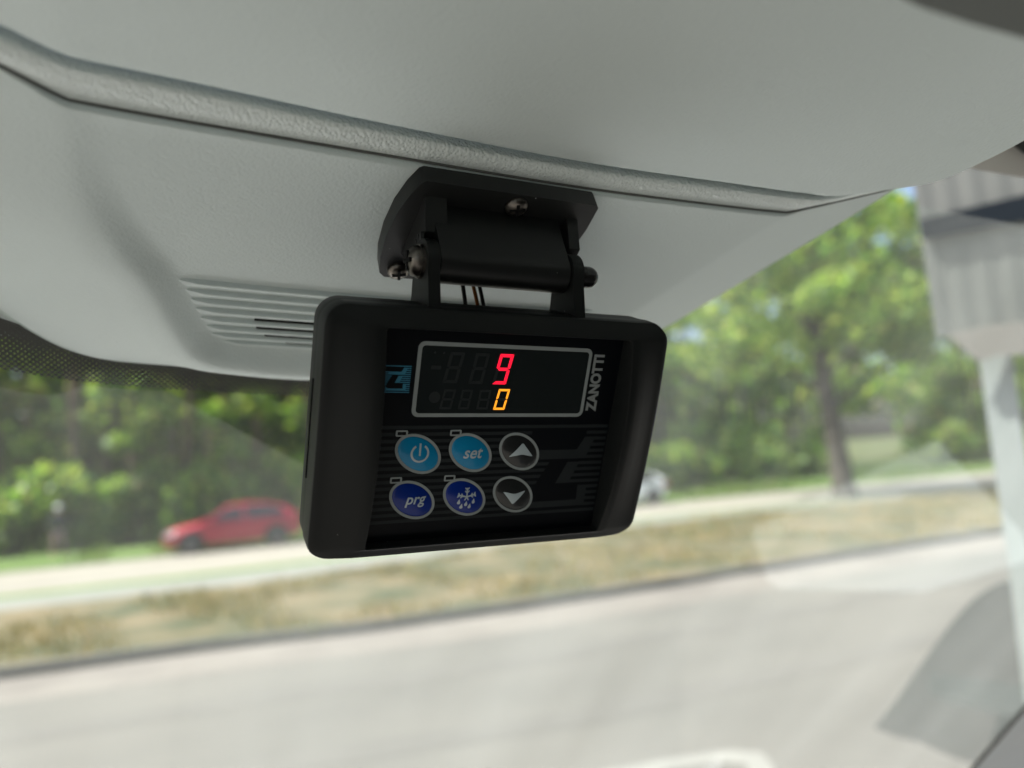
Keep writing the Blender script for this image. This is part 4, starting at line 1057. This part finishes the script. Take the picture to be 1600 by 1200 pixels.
# set, prg
c = (-7.3, 8.6); b = button(*c, M['cyan']); drape(text('set', -9.6, -4.0, 7.05, 9.95, M['icon'], b, shear=.22, bold=.016), *c)
c = (-22.35, 21.6); b = button(*c, M['navy']); drape(text('prg', -24.5, -18.75, 20.4, 23.4, M['icon'], b, shear=.22, bold=.016), *c)
# defrost: half snowflake over drops
c = (-7.4, 21.55); b = button(*c, M['navy'])
hub = (-7.1, 21.1)
def barp(p, q, wd):
    d = np.array(q) - np.array(p); d = d / np.linalg.norm(d); nn_ = np.array([-d[1], d[0]]) * wd / 2; p, q = np.array(p), np.array(q)
    return [tuple(p + nn_), tuple(q + nn_), tuple(q - nn_), tuple(p - nn_)]
for ang, L in ((-90, 2.55), (-168, 2.75), (-12, 2.75)):
    a = math.radians(ang); tip = (hub[0] + L * math.cos(a), hub[1] + L * math.sin(a)); icon('snow_arm', barp(hub, tip, .42), b, c)
    for fr2 in (.45, .78):
        st_ = (hub[0] + L * fr2 * math.cos(a), hub[1] + L * fr2 * math.sin(a))
        for s in (-1, 1):
            a2 = a + s * .85; icon('snow_twig', barp(st_, (st_[0] + .85 * math.cos(a2), st_[1] + .85 * math.sin(a2)), .34), b, c)
for ang in (120, 60): a = math.radians(ang); icon('snow_arm', barp(hub, (hub[0] + 1.15 * math.cos(a), hub[1] + 1.15 * math.sin(a)), .36), b, c)
for x, y in ((-9.25, 22.55), (-8.35, 23.95), (-7.1, 23.15), (-5.95, 23.95), (-4.95, 22.5)):
    icon('drop', [(x + .1, y - .85)] + [(x + .47 * math.cos(t), y + .28 + .47 * math.sin(t)) for t in np.linspace(math.radians(-35), math.radians(215), 12)], b, c)
# arrows
c = (7.45, 8.6); b = button(*c, M['smoke'])
def arrow(pts, b, c):
    n_ = len(pts); vv = [(x * MM, -y * MM, 0) for x, y in pts]
    o = mesh_obj('arrow', vv, [(0, 1, 2), (0, 2, 3)], M['icon'], b)
    bm = bmesh.new(); bm.from_mesh(o.data); bmesh.ops.bevel(bm, geom=[bm.verts[k] for k in range(len(bm.verts))] if bm.verts.ensure_lookup_table() is None else [], offset=.25 * MM, segments=3, affect='VERTICES')
    bmesh.ops.triangulate(bm, faces=bm.faces); bmesh.ops.subdivide_edges(bm, edges=bm.edges, cuts=4, use_grid_fill=True); bm.to_mesh(o.data); bm.free()
    for q in o.data.vertices: q.co.z = (dome_z(q.co.x / MM - c[0], -q.co.y / MM - c[1]) + .10) * MM
arrow([(7.8, 5.75), (4.0, 9.95), (7.95, 9.1), (11.6, 9.95)], b, c)
c = (7.4, 21.5); b = button(*c, M['smoke'])
arrow([(7.35, 24.3), (11.0, 20.2), (7.4, 21.0), (3.8, 20.2)], b, c)

# ------------------------------------------------------------------ wires behind the controller
def wire(label, m, x0_, x1_, r):
    bm = bmesh.new(); pts = [Vector((x0_ + (x1_ - x0_) * t + .6 * math.sin(t * 5), 28 + 16 * t, -16 - 8 * math.sin(t * PI * .8))) * MM for t in np.linspace(-.3, 1.15, 16)]
    limb(bm, pts, [r * MM] * 16, 10)
    o = bm_obj('wire', bm, m, None, smooth=True, matrix=M_DEV); tag(o, label, 'wire', 'wires behind the controller')
wire('thin orange wire between the hinge barrel and the controller', M['wire_orange'], -3.4, -4.6, .55)
wire('black wire right of the orange wire behind the controller', M['wire_black'], -1.6, -2.4, .55)
wire('dark wire left of the orange wire behind the controller', M['wire_black'], -7.2, -6.8, .6)
